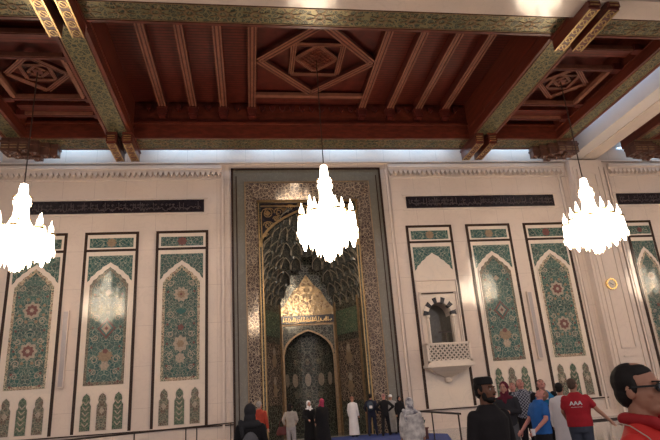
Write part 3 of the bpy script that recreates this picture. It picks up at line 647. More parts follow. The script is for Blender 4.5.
for k in range(NT):
    t = k / NT; z0 = EYE + ZT0 + (ZT1 - ZT0) * t; z1 = EYE + ZT0 + (ZT1 - ZT0) * (k + 1) / NT
    pl = plan_at(t, ZT0 + (ZT1 - ZT0) * t); SB2 = [MB(), MB()]; SE2 = [MB(), MB()]
    seg = [(Vector(a), Vector(c)) for a, c in zip(pl[:-1], pl[1:])]; tot = sum((c - a).length for a, c in seg)
    nc = max(3, int(round(tot / (.74 - .16 * t)))); step = tot / nc; ph = (k % 2) * .5
    def at(sv):
        sv = max(0, min(tot, sv))
        for a, c in seg:
            l = (c - a).length
            if sv <= l + 1e-9: return a + (c - a) * (sv / l if l else 0)
            sv -= l
        return seg[-1][1]
    pln = plan_at(min(1, t + 1 / NT), ZT0 + (ZT1 - ZT0) * (t + 1 / NT)); gap = (1.55, 1.2, .85, .4)[k] if k < 4 else 0
    tl = abs((pl[2][1] - pln[2][1])) * .8 + .10
    for i in range(-1, nc + 1):
        a, c = at((i + ph) * step), at((i + 1 + ph) * step)
        if (c - a).length < .12: continue
        m_ = (a + c) / 2
        if m_.y > pl[2][1] - .3 and abs(m_.x - mx) < gap: continue
        sd_ = int(m_.x > mx) if gap else 0; b = SB2[sd_]; E_ = SE2[sd_]
        cell(b, a, c, z0, z1 + .02, .34 + .05 * (i % 2), tl)
        if i % 2 == 0: b.lathe((*(c + (Vector((mx, 31)) - c).normalized() * (tl + .02)), z1 - .16), [(.02, -.1), (.07, 0), (.09, .14)], 6)
    for b, e in zip(SB2, SE2):
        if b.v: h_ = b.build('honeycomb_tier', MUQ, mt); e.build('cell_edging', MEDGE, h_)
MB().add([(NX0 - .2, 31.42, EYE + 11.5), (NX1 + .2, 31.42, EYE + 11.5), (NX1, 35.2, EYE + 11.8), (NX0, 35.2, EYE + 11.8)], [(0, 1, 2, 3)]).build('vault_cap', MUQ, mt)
# ---------------------------------------------------------------- marble balcony
t = thing('balcony', 'small carved marble balcony with pierced screen and striped arch doorway', 'balcony', (bcx, 31, Z(.0242)))
Yb = 30.15; x0, x1 = bcx - 1.27, bcx + 1.27
b = MB(); b.box(x0 - .08, x1 + .08, Yb - .05, 31, Z(.0526, 30.2), Z(.0580, 30.2)); b.box(x0 - .02, x1 + .02, Yb, 31, Z(.0580, 30.2), Z(.0600, 30.2)); b.build('ledge', PALE, t)
b = MB()
for i, (f, zz) in enumerate(((1, .0526), (.78, .046), (.5, .0405), (.22, .036))):
    nz = (.046, .0405, .036, .0318)[i]; hwb = 1.2 * f; dd = .8 * f; hn = 1.2 * (.78, .5, .22, .1)[i]; dn = .8 * (.78, .5, .22, .1)[i]
    za, zb2 = Z(zz, 30.3), Z(nz, 30.4)
    b.add([(bcx - hwb, 31 - dd, za), (bcx + hwb, 31 - dd, za), (bcx + hwb, 31, za), (bcx - hwb, 31, za), (bcx - hn, 31 - dn, zb2), (bcx + hn, 31 - dn, zb2), (bcx + hn, 31, zb2), (bcx - hn, 31, zb2)],
          [(3, 2, 1, 0), (4, 5, 6, 7), (0, 1, 5, 4), (1, 2, 6, 5), (2, 3, 7, 6), (3, 0, 4, 7)])
b.lathe((bcx, 30.9, Z(.0242)), [(.05, 0), (.2, .08), (.22, .2), (.12, .3)], 12); b.build('corbel_base', PALE, t)
zr0, zr1 = Z(.0600, 30.2), Z(.0955, 30.2)
b = MB()
for x in (x0, x1 - .12): b.box(x, x + .12, Yb, Yb + .12, zr0, zr1 + .05); b.box(x, x + .12, Yb + .12, 31, zr0, zr0 + .12); b.box(x, x + .12, Yb + .12, 31, zr1 - .1, zr1)
b.box(x0, x1, Yb, Yb + .12, zr1 - .1, zr1); b.box(x0, x1, Yb, Yb + .12, zr0, zr0 + .12)
for x in (x0, x1 - .1): b.box(x + .02, x + .08, Yb + .12, 31, zr0, zr1)
b.build('parapet_frame', PALE, t)
b = MB(); n = 9; za, zb2 = zr0 + .12, zr1 - .1; hgt = zb2 - za; wdt = x1 - x0 - .24; k = wdt / n
for s in (-1, 1):
    for i in range(-5, n + 5):
        a = x0 + .12 + i * k; c = a + s * hgt; lo, hi = x0 + .12, x1 - .12
        f0, f1 = 0, 1
        for (lim, sg) in ((lo, 1), (hi, -1)):
            fa, fb = sg * (a - lim), sg * (c - lim)
            if fa < 0 and fb < 0: f0 = 2
            elif fa < 0: f0 = max(f0, fa / (fa - fb))
            elif fb < 0: f1 = min(f1, fa / (fa - fb))
        if f0 < f1: b.bar((a + (c - a) * f0, Yb + .06, za + hgt * f0), (a + (c - a) * f1, Yb + .06, za + hgt * f1), .07, .06, (0, 1, 0))
b.build('pierced_screen', PALE, t)
MB().box(x0 + .1, x1 - .1, Yb + .14, Yb + .18, zr0 + .02, zr1 - .12).build('shade_sheet', GREYM, t)  # dark sheet standing in for the shade inside the balcony
b = MB(); zA = BO[3]
for k in range(11):
    a0, a1 = math.pi * k / 11, math.pi * (k + 1) / 11; r0, r1 = .70, 1.0
    MB().prism([(bcx + r * math.cos(a), zA + 1.05 * r * math.sin(a)) for r, a in ((r0, a0), (r1, a0), (r1, a1), (r0, a1))], 30.9, 31.2).build('voussoir', BLK if k % 2 == 0 else PALE, t, label='black voussoir' if k % 2 == 0 else 'white voussoir')
b = MB()
for x in (BO[0] - .12, BO[1] - .05): b.box(x, x + .17, 30.9, 31.1, Z(.08), zA); b.lathe((x + .085, 30.86, zA - .2), [(.06, 0), (.12, .1), (.13, .2)], 10); b.lathe((x + .085, 30.86, Z(.09)), [(.07, 0), (.06, zA - .2 - Z(.09))], 10)
b.build('colonnettes', PALE, t)
b = MB()
for (hw2, z1_) in ((1.12, .1885), (1.24, .2110)): 
    for s in (-1, 1): b.box(bcx + s * hw2 - .035, bcx + s * hw2 + .035, 30.88, 31, Z(.06), Z(z1_))
    b.box(bcx - hw2, bcx + hw2, 30.88, 31, Z(z1_), Z(z1_) + .07)
b.build('surround_moulding', WALLP, t); 
MB().box(bcx - .98, bcx + .95, 30.86, 30.9, Z(.186), Z(.1875)).build('dark_line', DARKM, t)  # dark strip of the inner frame above the arch
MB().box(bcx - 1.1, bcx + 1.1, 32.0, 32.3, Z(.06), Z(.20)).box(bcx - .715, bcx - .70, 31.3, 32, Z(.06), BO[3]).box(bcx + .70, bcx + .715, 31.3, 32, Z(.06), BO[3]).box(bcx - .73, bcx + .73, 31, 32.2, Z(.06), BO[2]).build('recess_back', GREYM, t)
st = thing('lectern_stand', 'thin metal stand inside the marble balcony doorway', 'stand', (bcx + .0, 30.75, zr0))
MB().tube([(bcx + .1, 30.75, zr0), (bcx + .1, 30.75, zr1 + .62)], .03).box(bcx - .15, bcx + .15, 30.65, 30.85, zr0, zr0 + .04).build('pole', STEEL, st)
MB().box(bcx - .28, bcx + .5, 30.7, 30.8, zr1 + .60, zr1 + .68).build('crossbar', STEEL, st)
# column loudspeakers, wall clock
SPK = pm('silver grille', (.34, .30, .30), .35, .4, .1, 30)
for x, l in ((-9.52, 'slim silver column loudspeaker between the two leftmost mosaic panels'), (16.57, 'slim silver column loudspeaker between the two mosaic panels left of the pilaster')):
    s = thing('column_speaker', l, 'loudspeaker', (x, 30.9, Z(.056)), group='column loudspeakers')
    MB().box(x - .15, x + .15, 30.82, 31, Z(.056), Z(.183)).build('cabinet', WALLP, s)
    MB().box(x - .11, x + .11, 30.80, 30.82, Z(.058), Z(.181)).build('grille', SPK, s)
ck = thing('wall_clock', 'round gold rimmed clock mounted on the pilaster', 'clock', (.7135 * 30.35, 30.36, Z(.1914, 30.35)))
c0 = (.7135 * 30.35, 30.33, Z(.1914, 30.35))
def ring(r0, r1, y0, y1, n=28, c=c0):
    b = MB(); P = lambda r, a, y: (c[0] + r * math.cos(a), y, c[2] + r * math.sin(a))
    for k in range(n):
        a, a2 = 2 * math.pi * k / n, 2 * math.pi * (k + 1) / n
        b.add([P(r0, a, y0), P(r1, a, y0), P(r1, a2, y0), P(r0, a2, y0), P(r0, a, y1), P(r1, a, y1), P(r1, a2, y1), P(r0, a2, y1)], [(0, 1, 2, 3), (7, 6, 5, 4), (1, 5, 6, 2), (0, 3, 7, 4)])
    return b
ring(.25, .35, 30.27, 30.42)  .build('rim', BRASS, ck); ring(0.001, .26, 30.32, 30.38).build('dial', PALE, ck)
MB().bar((c0[0], 30.30, c0[2]), (c0[0] + .14, 30.30, c0[2] - .09), .03, .02, (0, 1, 0)).build('hand', BLK, ck); MB().bar((c0[0], 30.30, c0[2]), (c0[0] - .13, 30.30, c0[2] + .08), .035, .02, (0, 1, 0)).build('hand', BLK, ck)
# ---------------------------------------------------------------- chandeliers
def crystal_ring(b, c, r, z, n, s, h):
    for k in range(n):
        a = 2 * math.pi * k / n; x, y = c[0] + r * math.cos(a), c[1] + r * math.sin(a)
        b.add([(x - s, y, z), (x, y - s, z), (x + s, y, z), (x, y + s, z), (x, y, z + h * .4), (x, y, z - h)], [(0, 1, 4), (1, 2, 4), (2, 3, 4), (3, 0, 4), (1, 0, 5), (2, 1, 5), (3, 2, 5), (0, 3, 5)])
def tower(b, x, y, zt_, h, r):
    r *= .88
    b.lathe((x, y, zt_), [(.008, 0), (.03, -.14), (.05, -.22), (r * .5, -.27), (r * .62, -.40), (r * .55, -.52), (r * .85, -.58), (r * .95, -.85), (r * 1.05, -1.0), (r * 1.1, -h * .70), (r * .95, -h * .80), (r * .55, -h * .88), (r * .4, -h * .95), (.03, -h)], 10)
def chandelier(cx, cy, label, zs=1.0):
    t = thing('chandelier', label, 'chandelier', (cx, cy, EYE + 6.0), group='crystal chandeliers'); Hh = 4.65 * zs; zt_ = EYE + 6.0 + Hh
    S = lambda prof: [(r, z * zs) for r, z in prof]
    MB().tube([(cx, cy, zt_ - .1), (cx, cy, EYE + (16.44 if zs == 1 else 15.44))], .028, 6).build('cord', CORD, t)
    MB().lathe((cx, cy, zt_), S([(.04, .05), (.15, -.02), (.18, -.25), (.20, -.6), (.33, -.70), (.34, -.78), (.26, -.84), (.28, -1.2), (.30, -1.7), (.36, -1.95), (.52, -2.3), (.64, -2.6)]), 16).build('crystal_stem', GLOW, t)
    for z in (-.75, -1.95):
        MB().lathe((cx, cy, zt_ + z * zs), [(.33, -.03), (.40, 0), (.33, .03)], 16).build('brass_collar', BRASS, t)
    b = MB(); b.lathe((cx, cy, zt_), S([(.64, -2.45), (1.0, -2.8), (1.1, -3.2), (1.0, -3.45), (.85, -3.55), (.80, -3.85), (.60, -3.95), (.50, -4.15), (.30, -4.25), (.2, -4.45), (.03, -4.65)]), 20)
    b.build('crystal_bowl', GLOW, t)
    b = MB()
    for r, z, n, s, h in ((1.08, -3.35, 26, .055, .25), (.84, -3.72, 20, .055, .28), (.55, -4.1, 14, .05, .24), (.33, -1.0, 12, .04, .16), (.60, -2.4, 16, .05, .22), (.2, -4.4, 7, .04, .2)): crystal_ring(b, (cx, cy), r, zt_ + z * zs, n, s, h)
    b.build('crystal_drops', GLOW2, t, kind='stuff')
    for i in range(8):
        a = 2 * math.pi * i / 8 + .2
        for r, z, h, rr in ((1.20, -1.93, 2.0, .20),) + (((.78, -1.5, 1.5, .17),) if i % 2 == 0 else ()):
            x, y = cx + r * math.cos(a), cy + r * math.sin(a); b = MB(); tower(b, x, y, zt_ + z * zs, h * (.5 + .5 * zs), rr)
            lamp = b.build('lamp_tower', GLOW, t); b = MB(); crystal_ring(b, (x, y), rr * 1.1, zt_ + z * zs - h * .70, 8, .04, .22); b.build('drops', GLOW2, lamp, kind='stuff')
            ring_ = MB().lathe((x, y, zt_ + z * zs - .60), [(rr * .85, -.05), (rr * 1.12, 0), (rr * .85, .05)], 10).build('brass_collar', BRASS, lamp)
        MB().tube([(cx + .5 * math.cos(a), cy + .5 * math.sin(a), zt_ - 2.9 * zs), (cx + .9 * math.cos(a), cy + .9 * math.sin(a), zt_ - 3.15 * zs), (cx + 1.2 * math.cos(a), cy + 1.2 * math.sin(a), zt_ - 2.95 * zs)], .04, 6).build('arm', BRASS, t)
    return t
chandelier(3.6, 23.6, 'lit crystal chandelier hanging in front of the mihrab')
chandelier(-9.42, 23.6, 'lit crystal chandelier hanging at the left in front of the leftmost mosaic panel', .83)
chandelier(16.6, 23.6, 'lit crystal chandelier hanging at the right in front of the pilaster', .83)
chandelier(29.6, 23.6, 'lit crystal chandelier of the next bay, mirrored in the narrow right panel', .83)
# ---------------------------------------------------------------- barrier rails
def rail(name, pts, posts, label, h=1.10):
    t = thing(name, label, 'barrier rail', (pts[0][0], pts[0][1], 0), group='barrier rails')
    b = MB()
    for p, q in zip(pts[:-1], pts[1:]): b.bar((*p, h), (*q, h), .06, .06)
    b.build('handrail', STEEL, t)
    for p in posts: MB().tube([(*p, 0), (*p, h)], .028).lathe((*p, 0), [(.14, 0), (.14, .03), (.05, .06)], 12).build('post', STEEL, t)
rail('barrier_rail', [(8.05, 30.6), (6.3, 17.2)], [(7.9 - 1.6 * f, 30.6 - 13.4 * f) for f in (.02, .33, .66, .98)], 'dark handrail on thin posts running from the mihrab frame towards the right group')
rail('barrier_rail', [(6.42, 10.9), (8.9, 11.2)], [(6.5, 10.9), (7.7, 11.05), (8.85, 11.2)], 'short dark handrail held by the one in the red polo shirt', .96)
rail('barrier_rail', [(-.9, 30.4), (-6.6, 19.4)], [(-.9 - 5.7 * f, 30.4 - 11 * f) for f in (.02, .27, .34, .62, .98)], 'dark handrail on thin posts in front of the left wall')
# planter next to the rail
pt = thing('planter', 'small dark box with a green sprig on the floor beside the right handrail', 'planter', (7.15, 24.2, 0))
MB().box(6.98, 7.32, 24.05, 24.4, 0, .42).box(6.95, 7.35, 24.02, 24.43, .42, .47).build('box', WOODD, pt)
b = MB()
for i in range(9):
    a = i * 2.4; b.bar((7.15, 24.2, .45), (7.15 + .13 * math.cos(a), 24.2 + .13 * math.sin(a), .75 + .04 * (i % 4)), .05, .01)
b.build('sprig', MTEAL, pt)
#PEOPLE ---------------------------------------------------------------- visitors
def V(*a): return Vector(a)
def ell(c, r, rot=None, n=14, m=10):
    vs = []; fs = []; c = Vector(c)
    for i in range(m + 1):
        ph = math.pi * i / m
        for k in range(n):
            a = 2 * math.pi * k / n; p = V(r[0] * math.sin(ph) * math.cos(a), r[1] * math.sin(ph) * math.sin(a), r[2] * math.cos(ph))
            if rot: p = rot @ p
            vs.append(c + p)
    for i in range(m):
        for k in range(n): fs.append((i * n + k, (i + 1) * n + k, (i + 1) * n + (k + 1) % n, i * n + (k + 1) % n))
    return vs, fs
def cap(p, q, r1, r2, n=12):
    p = Vector(p); q = Vector(q); d = (q - p); L_ = d.length; d = d.normalized() if L_ > 1e-6 else V(0, 0, 1)
    a = d.cross(V(0, 0, 1)); a = d.cross(V(1, 0, 0)) if a.length < 1e-3 else a; a.normalize(); b = d.cross(a); vs = []; fs = []
    prof = [(-r1 * math.cos(t), r1 * math.sin(t)) for t in [math.pi / 2 * k / 4 + .02 for k in range(5)]] + [(L_ + r2 * math.sin(t), r2 * math.cos(t)) for t in [math.pi / 2 * k / 4 - (.02 if k == 4 else 0) for k in range(5)]]
    for h, r in prof: vs += [p + d * h + (a * math.cos(t) + b * math.sin(t)) * r for t in [2 * math.pi * k / n for k in range(n)]]
    m = len(prof)
    for i in range(m - 1):
        for k in range(n): fs.append((i * n + k, i * n + (k + 1) % n, (i + 1) * n + (k + 1) % n, (i + 1) * n + k))
    fs += [tuple(range(n))[::-1], tuple(range((m - 1) * n, m * n))]
    return vs, fs
def loft(rows, n=20):   # rows of (z, rx, ry, cx, cy)
    vs = []; fs = []; m = len(rows)
    for z, rx, ry, cx, cy in rows: vs += [V(cx + rx * math.cos(t), cy + ry * math.sin(t), z) for t in [2 * math.pi * k / n for k in range(n)]]
    for i in range(m - 1):
        for k in range(n): fs.append((i * n + k, i * n + (k + 1) % n, (i + 1) * n + (k + 1) % n, (i + 1) * n + k))
    fs += [tuple(range(n))[::-1], tuple(range((m - 1) * n, m * n))]
    return vs, fs
def blob(name, prims, voxel, mat, parent, sc=1.0, smooth=4, **props):
    """one continuous surface grown around the given volumes"""
    vs = []; fs = []
    for v, f in prims:
        n = len(vs); vs += [tuple(Vector(a) * sc) for a in v]; fs += [tuple(n + i for i in g) for g in f]
    me = bpy.data.meshes.new(name); me.from_pydata(vs, [], fs)
    bm = bmesh.new(); bm.from_mesh(me)
    bmesh.ops.recalc_face_normals(bm, faces=bm.faces[:]); bm.to_mesh(me); bm.free()
    tmp = bpy.data.objects.new('tmp', me); COL.objects.link(tmp)
    r = tmp.modifiers.new('r', 'REMESH'); r.mode = 'VOXEL'; r.voxel_size = voxel
    if smooth: k = tmp.modifiers.new('s', 'SMOOTH'); k.iterations = smooth; k.factor = .5
    dg = bpy.context.evaluated_depsgraph_get(); m2 = bpy.data.meshes.new_from_object(tmp.evaluated_get(dg))
    bpy.data.objects.remove(tmp); bpy.data.meshes.remove(me); m2.name = name
    for p in m2.polygons: p.use_smooth = True
    m2.materials.clear(); m2.materials.append(mat)
    o = bpy.data.objects.new(name, m2); COL.objects.link(o); o.parent = parent; setp(o, **props); return o
CM = {}
def cloth(name, col, rough=.8, var=.18, sc=9, col2=None):
    if name not in CM: CM[name] = pm(name, col, rough, 0, var, sc, spec=.25, col2=col2, bump=.15)
    return CM[name]
def skin(tone):
    c = {'light': (.52, .26, .19), 'pink': (.58, .25, .20), 'tan': (.42, .21, .14), 'brown': (.17, .075, .045)}[tone]
    k = 'skin ' + tone
    if k not in CM: CM[k] = pm(k, c, .5, 0, .08, 12, spec=.35)
    return CM[k]
ARMS = {'down': ((.235, .02, 1.14), (.25, -.05, .90)), 'crossed': ((.245, -.03, 1.16), (-.03, -.19, 1.17)), 'hold': ((.24, -.02, 1.15), (.13, -.25, 1.04)),
        'hips': ((.38, .10, 1.19), (.19, -.02, 1.03)), 'out': ((.33, -.03, 1.19), (.47, -.12, .97)), 'fwd': ((.25, -.06, 1.16), (.20, -.28, .98)), 'bag': ((.27, .06, 1.17), (.24, -.02, 1.02))}
def person(label, X, Y, H, rel, tone='tan', arms=('down', 'down'), top=None, sleeve='long', legs='trousers', lower=None, hair=None, hairlen='short', hat=None,
           robe=None, tilt=0, turn=0, vox=.012, beard=None, stride=0, girth=1.0, shoes=None, glasses=False, lean=0):
    t = thing('person', label, 'person', (X, Y, 0), R(rel) - math.atan2(X, Y), unit=1); s = H / 1.75; vx = vox
    g = girth; sk = skin(tone)
    nb = V(0, .012, 1.475); HR = Matrix.Rotation(R(turn), 3, 'Z') @ Matrix.Rotation(R(-tilt), 3, 'X')
    def hp(x, y, z): return nb + V(0, -.005, .0) + HR @ V(x, y, z + .145)      # head frame: origin in the middle of the head
    # ---- body (one continuous surface)
    B = [ell(hp(0, .016, .028), (.076, .094, .092), HR), ell(hp(0, -.018, -.02), (.067, .076, .092), HR), ell(hp(0, -.038, -.078), (.046, .048, .036), HR),
         cap(hp(0, -.088, .008), hp(0, -.108, -.026), .008, .014), ell(hp(0, -.076, .026), (.052, .018, .012), HR), ell(hp(0, -.086, -.058), (.026, .014, .011), HR),
         ell(hp(0, -.08, -.095), (.020, .016, .014), HR), ell(hp(.045, -.06, -.02), (.018, .016, .02), HR), ell(hp(-.045, -.06, -.02), (.018, .016, .02), HR),
         ell(hp(.076, .012, -.008), (.011, .022, .033), HR), ell(hp(-.076, .012, -.008), (.011, .022, .033), HR),
         cap(nb + V(0, .01, -.06), hp(0, .012, -.05), .062, .054)]
    tors = [(.86, .150 * g, .110 * g, 0, 0), (.95, .165 * g, .118 * g, 0, 0), (1.06, .150 * g, .110 * g, 0, 0), (1.22, .168 * g, .122 * g, 0, .005), (1.36, .190 * g, .112, 0, .008), (1.40, .140, .086, 0, .012), (1.44, .090, .070, 0, .013), (1.475, .062, .058, 0, .015)]
    B.append(loft(tors))
    arm_pts = []
    for sd, a in zip((1, -1), arms):
        e, w_ = (a if isinstance(a, tuple) else ARMS[a]); sh = V(.180 * sd, .01, 1.382); e = V(e[0] * sd, e[1], e[2]); w_ = V(w_[0] * sd, w_[1], w_[2]); arm_pts.append((sh, e, w_))
        B += [cap(sh, e, .050, .040), cap(e, w_, .041, .027)]
        d = (w_ - e).normalized(); d = (d + V(0, -.25, -.15)).normalized(); sdv = d.cross(V(sd, 0, .0)).normalized(); n_ = sdv.cross(d).normalized()
        pc = w_ + d * .05; B.append(cap(w_, pc + d * .02, .026, .034)); B.append(cap(pc + sdv * .02, pc - sdv * .022 + d * .01, .022, .022))
        for i in range(4):
            o_ = sdv * (.030 - .020 * i); ln = (.058, .066, .062, .048)[i]; k1 = pc + o_ + d * .028; k2 = k1 + d * ln * .5; k3 = k2 + (d * .6 - n_ * sd * .7 + V(0, 0, -.2)).normalized() * ln * .5
            B += [cap(k1, k2, .0095, .0085, 8), cap(k2, k3, .0085, .0075, 8)]
        th = pc + sdv * .03; B += [cap(th - d * .03, th + (sdv + d * .5).normalized() * .035, .012, .010, 8), cap(th + (sdv + d * .5).normalized() * .035, th + sdv * .035 + d * .045, .010, .009, 8)]
    legp = []
    for sd in (1, -1):
        st = stride * sd; hp_ = V(.085 * sd, 0, .90); kn = V(.10 * sd + .02 * abs(stride) * sd * 3, -.02 + st * .12, .49); an = V(.11 * sd + abs(stride) * sd * .14, .02 + st * .3, .085); legp.append((hp_, kn, an))
        B += [cap(hp_, kn, .085 * g, .055), cap(kn, an, .056, .036), ell(an + V(0, -.065, -.045), (.043, .125, .036))]
    blob('body', B, vx, sk, t, s, 3)
    # ---- clothing
    tk = .016
    if robe:
        Rb = robe; hem = Rb.get('hem', .08); wd = Rb.get('w', .26)
        rows = [(hem, wd, wd * .8, 0, 0), (.45, wd * .90, wd * .72, 0, 0), (.90, .205 * g, .155 * g, 0, 0), (1.2, .20 * g, .15 * g, 0, 0), (1.36, .215 * g, .14, 0, .005), (1.44, .17, .105, 0, .012), (1.485, .082, .078, 0, .015)]
        P = [loft(rows)]
        for sh, e, w_ in arm_pts: P += [cap(sh, e, .068, .062), cap(e, e + (w_ - e) * .93, .062, .05)]
        for k in range(9):   # soft folds of the skirt
            a = 2 * math.pi * k / 9 + .3; P.append(cap((wd * .93 * math.cos(a), wd * .74 * math.sin(a), hem + .03), (.185 * math.cos(a), .135 * math.sin(a), .95), .035, .02, 8))
        blob('robe', P, max(vx, .012), Rb['mat'], t, s, 3)
    else:
        if lower:
            P = [loft([(.80, .15 * g, .115 * g, 0, 0), (.90, .165 * g, .125 * g, 0, 0), (1.0, .165 * g, .125 * g, 0, 0), (1.04, .16 * g, .12 * g, 0, 0)])]
            for h_, k_, a_ in legp: P += [cap(h_, k_, .098 * g, .075), cap(k_, a_ + V(0, 0, .02), .075, .062)]
            blob('trousers', P, max(vx, .010), lower, t, s, 3)
        zz = .90
        P = [loft([(zz, .172 * g, .130 * g, 0, 0), (1.0, .172 * g, .132 * g, 0, 0), (1.10, .166 * g, .130 * g, 0, 0), (1.22, .184 * g, .139 * g, 0, .005), (1.36, .206 * g, .130, 0, .008), (1.415, .165, .108, 0, .012), (1.455, .115, .092, 0, .014), (1.492, .082, .08, 0, .015)])]
        for sh, e, w_ in arm_pts:
            if sleeve == 'long': P += [cap(sh, e, .067, .056), cap(e, e + (w_ - e) * .93, .056, .042)]
            else: P += [cap(sh, sh + (e - sh) * .62, .067, .062)]
        tp = blob('jacket' if sleeve == 'long' else 'polo_shirt', P, max(vx, .010), top, t, s, 3)
    for h_, k_, a_ in legp:
        blob('shoe', [ell(a_ + V(0, -.07, -.045), (.050, .138, .040)), cap(a_ + V(0, -.02, -.03), a_ + V(0, 0, .0), .045, .042)], .012, shoes or cloth('black shoe', (.02, .018, .018), .4), t, s, 2)
    # ---- hair, head covers, beard, glasses
    if hair is not None:
        P = [ell(hp(0, .034, .038), (.083, .088, .084), HR), ell(hp(0, .050, -.012), (.074, .064, .070), HR)]
        P += [ell(hp(0, .004, .068), (.070, .070, .046), HR)]
        P += [ell(hp(sx * .074, .0, .012), (.012, .022, .035), HR) for sx in (1, -1)]
        if hairlen == 'long': P += [ell(hp(0, .055, -.10), (.085, .055, .12), HR)]
        blob('hair', P, max(.006, vx * .7), hair, t, s, 2)
    if hat:
        kind, hm = hat
        if kind == 'kufi': blob('kufi_cap', [loft([(hp(0, 0, .052).z, .086, .103, 0, nb.y + .010), (hp(0, 0, .115).z, .080, .096, 0, nb.y + .014), (hp(0, 0, .126).z, .06, .075, 0, nb.y + .014)])], .006, hm, t, s, 1)
        elif kind == 'cap': blob('cap', [ell(hp(0, .012, .055), (.087, .104, .075), HR), ell(hp(0, .02, .02), (.086, .098, .03), HR)], .009, hm, t, s, 2)
        elif kind == 'hijab':
            P = [ell(hp(0, .026, .022), (.094, .100, .112), HR), ell(hp(0, .03, -.07), (.085, .08, .09), HR), cap(hp(0, .0, -.11), nb + V(0, .0, -.03), .075, .11), ell(nb + V(0, -.01, -.05), (.17, .115, .06))]
            P += [cap(hp(.055, -.06, -.09), nb + V(.02, -.11, -.13), .03, .035), cap(hp(-.055, -.06, -.09), nb + V(.0, -.11, -.10), .03, .035)]
            blob('headscarf', P, max(vx * .8, .009), hm, t, s, 3)
        elif kind == 'hood': blob('head_cloth', [ell(hp(0, .02, .02), (.10, .115, .125), HR), ell(hp(0, .05, -.09), (.10, .09, .10), HR), ell(nb + V(0, .03, -.05), (.19, .13, .08)), cap(nb + V(-.10, -.06, -.02), nb + V(.12, -.10, -.06), .045, .05), cap(nb + V(.14, .10, .0), nb + V(.10, .13, -.22), .045, .035)], .011, hm, t, s, 3)
    if beard is not None: blob('beard', [ell(hp(0, -.045, -.085), (.053, .052, .036), HR), ell(hp(0, -.095, -.045), (.026, .012, .006), HR)] + [ell(hp(sx * .058, -.02, -.055), (.014, .03, .045), HR) for sx in (1, -1)], .006, beard, t, s, 2)
    if vox < .0105:
        for sx in (1, -1):
            ey = MBp(ell(hp(sx * .030, -.082, .006), (.013, .010, .009), HR), s).build('eye', cloth('eye white', (.36, .32, .29), .3, 0), t, unit=1, smooth=True)
            MBp(ell(hp(sx * .030, -.090, .006), (.006, .004, .006), HR), s).build('iris', cloth('dark iris', (.02, .012, .01), .1, 0), ey, unit=1, smooth=True)
            MBp(cap(hp(sx * .014, -.094, .028), hp(sx * .048, -.078, .030), .0045, .004, 6), s).build('eyebrow', hair or beard or cloth('brow', (.05, .03, .02)), t, unit=1)
        MBp(ell(hp(0, -.098, -.058), (.022, .007, .007), HR), s).build('lips', cloth('lips', (.33, .12, .10), .5, 0), t, unit=1, smooth=True)
    if glasses:
        gm = cloth('black spectacle frame', (.012, .012, .012), .25, 0); gl = cloth('tinted lens', (.05, .06, .07), .05, 0); gt = thing('spectacles', 'x', 'x', (0, 0, 0)); bpy.data.objects.remove(gt)
        b = MB()
        for sx in (1, -1):
            q = [hp(sx * (.034 + .027 * math.cos(a)), -.106 + .012 * abs(math.cos(a)) * (1 if math.cos(a) > 0 else 0), .004 + .019 * math.sin(a)) for a in [2 * math.pi * k / 16 for k in range(17)]]
            for k in range(16): b.bar(q[k] * s, q[k + 1] * s, .006, .005)
            b.bar(hp(sx * .060, -.098, .012) * s, hp(sx * .084, .0, .012) * s, .005, .008); b.bar(hp(sx * .084, .0, .012) * s, hp(sx * .080, .03, -.006) * s, .005, .007)
        b.bar(hp(-.008, -.108, .01) * s, hp(.008, -.108, .01) * s, .005, .004)
        fr = loc(b, t).build('spectacles', gm, t, unit=1)
        for sx in (1, -1):
            q = [hp(sx * (.034 + .025 * math.cos(a)), -.105, .004 + .017 * math.sin(a)) * s for a in [2 * math.pi * k / 16 for k in range(16)]]
            q2 = [v + HR @ V(0, .003, 0) for v in q]
            loc(MB().add(q + q2, [tuple(range(16)), tuple(range(31, 15, -1))] + [(k, (k + 1) % 16, 16 + (k + 1) % 16, 16 + k) for k in range(16)]), t).build('lens', gl, fr, unit=1)
    return t, s, hp
def loc(b, t):       # shapes given in a person's own frame: cancel the origin shift of MB.build
    o0 = origin(t); b.v = [tuple(Vector(v) + o0) for v in b.v]; return b
class MBp(MB):
    def __init__(s_, prim, sc): s_.v = [tuple(Vector(a) * sc) for a in prim[0]]; s_.f = prim[1]
    def build(s_, name, mat, parent, **k):
        loc(s_, parent); return MB.build(s_, name, mat, parent, **k)
BLACKC = cloth('black cloth', (.012, .011, .013), .85); NAVY = cloth('navy cloth', (.018, .02, .04), .8); JEAN = cloth('grey blue denim', (.06, .07, .10), .85); GREYT = cloth('grey washed denim', (.10, .10, .11), .85)
WHT = cloth('white cotton', (.78, .74, .75), .8, .06); CREAM = cloth('cream cotton', (.50, .44, .38), .8); REDP = cloth('deep red polo cotton', (.42, .018, .03), .75, .2, 6); REDJ = cloth('bright red jacket cloth', (.62, .035, .03), .6, .15, 5)
REDJD = cloth('dark red collar cloth', (.36, .02, .025), .65); BLUE = cloth('royal blue polo cotton', (.025, .13, .42), .75); TEAL = cloth('cyan blue sports jacket', (.015, .20, .42), .6)
HBLK = cloth('black hair', (.012, .009, .008), .6, .2, 40); HBRN = cloth('greying brown hair', (.11, .07, .05), .7, .3, 40); HGRY = cloth('light grey hair', (.40, .36, .33), .8, .2, 30)
SCRF = pm('grey and white patterned scarf', (.75, .72, .70), .85, 0, 0, 14, col2=(.16, .15, .18)); MAROON = cloth('maroon scarf', (.12, .015, .03), .85); PINK = cloth('bright pink headscarf', (.50, .06, .12), .8); GOWN = pm('pale patterned gown', (.72, .68, .64), .85, 0, 0, 9, col2=(.34, .31, .31))
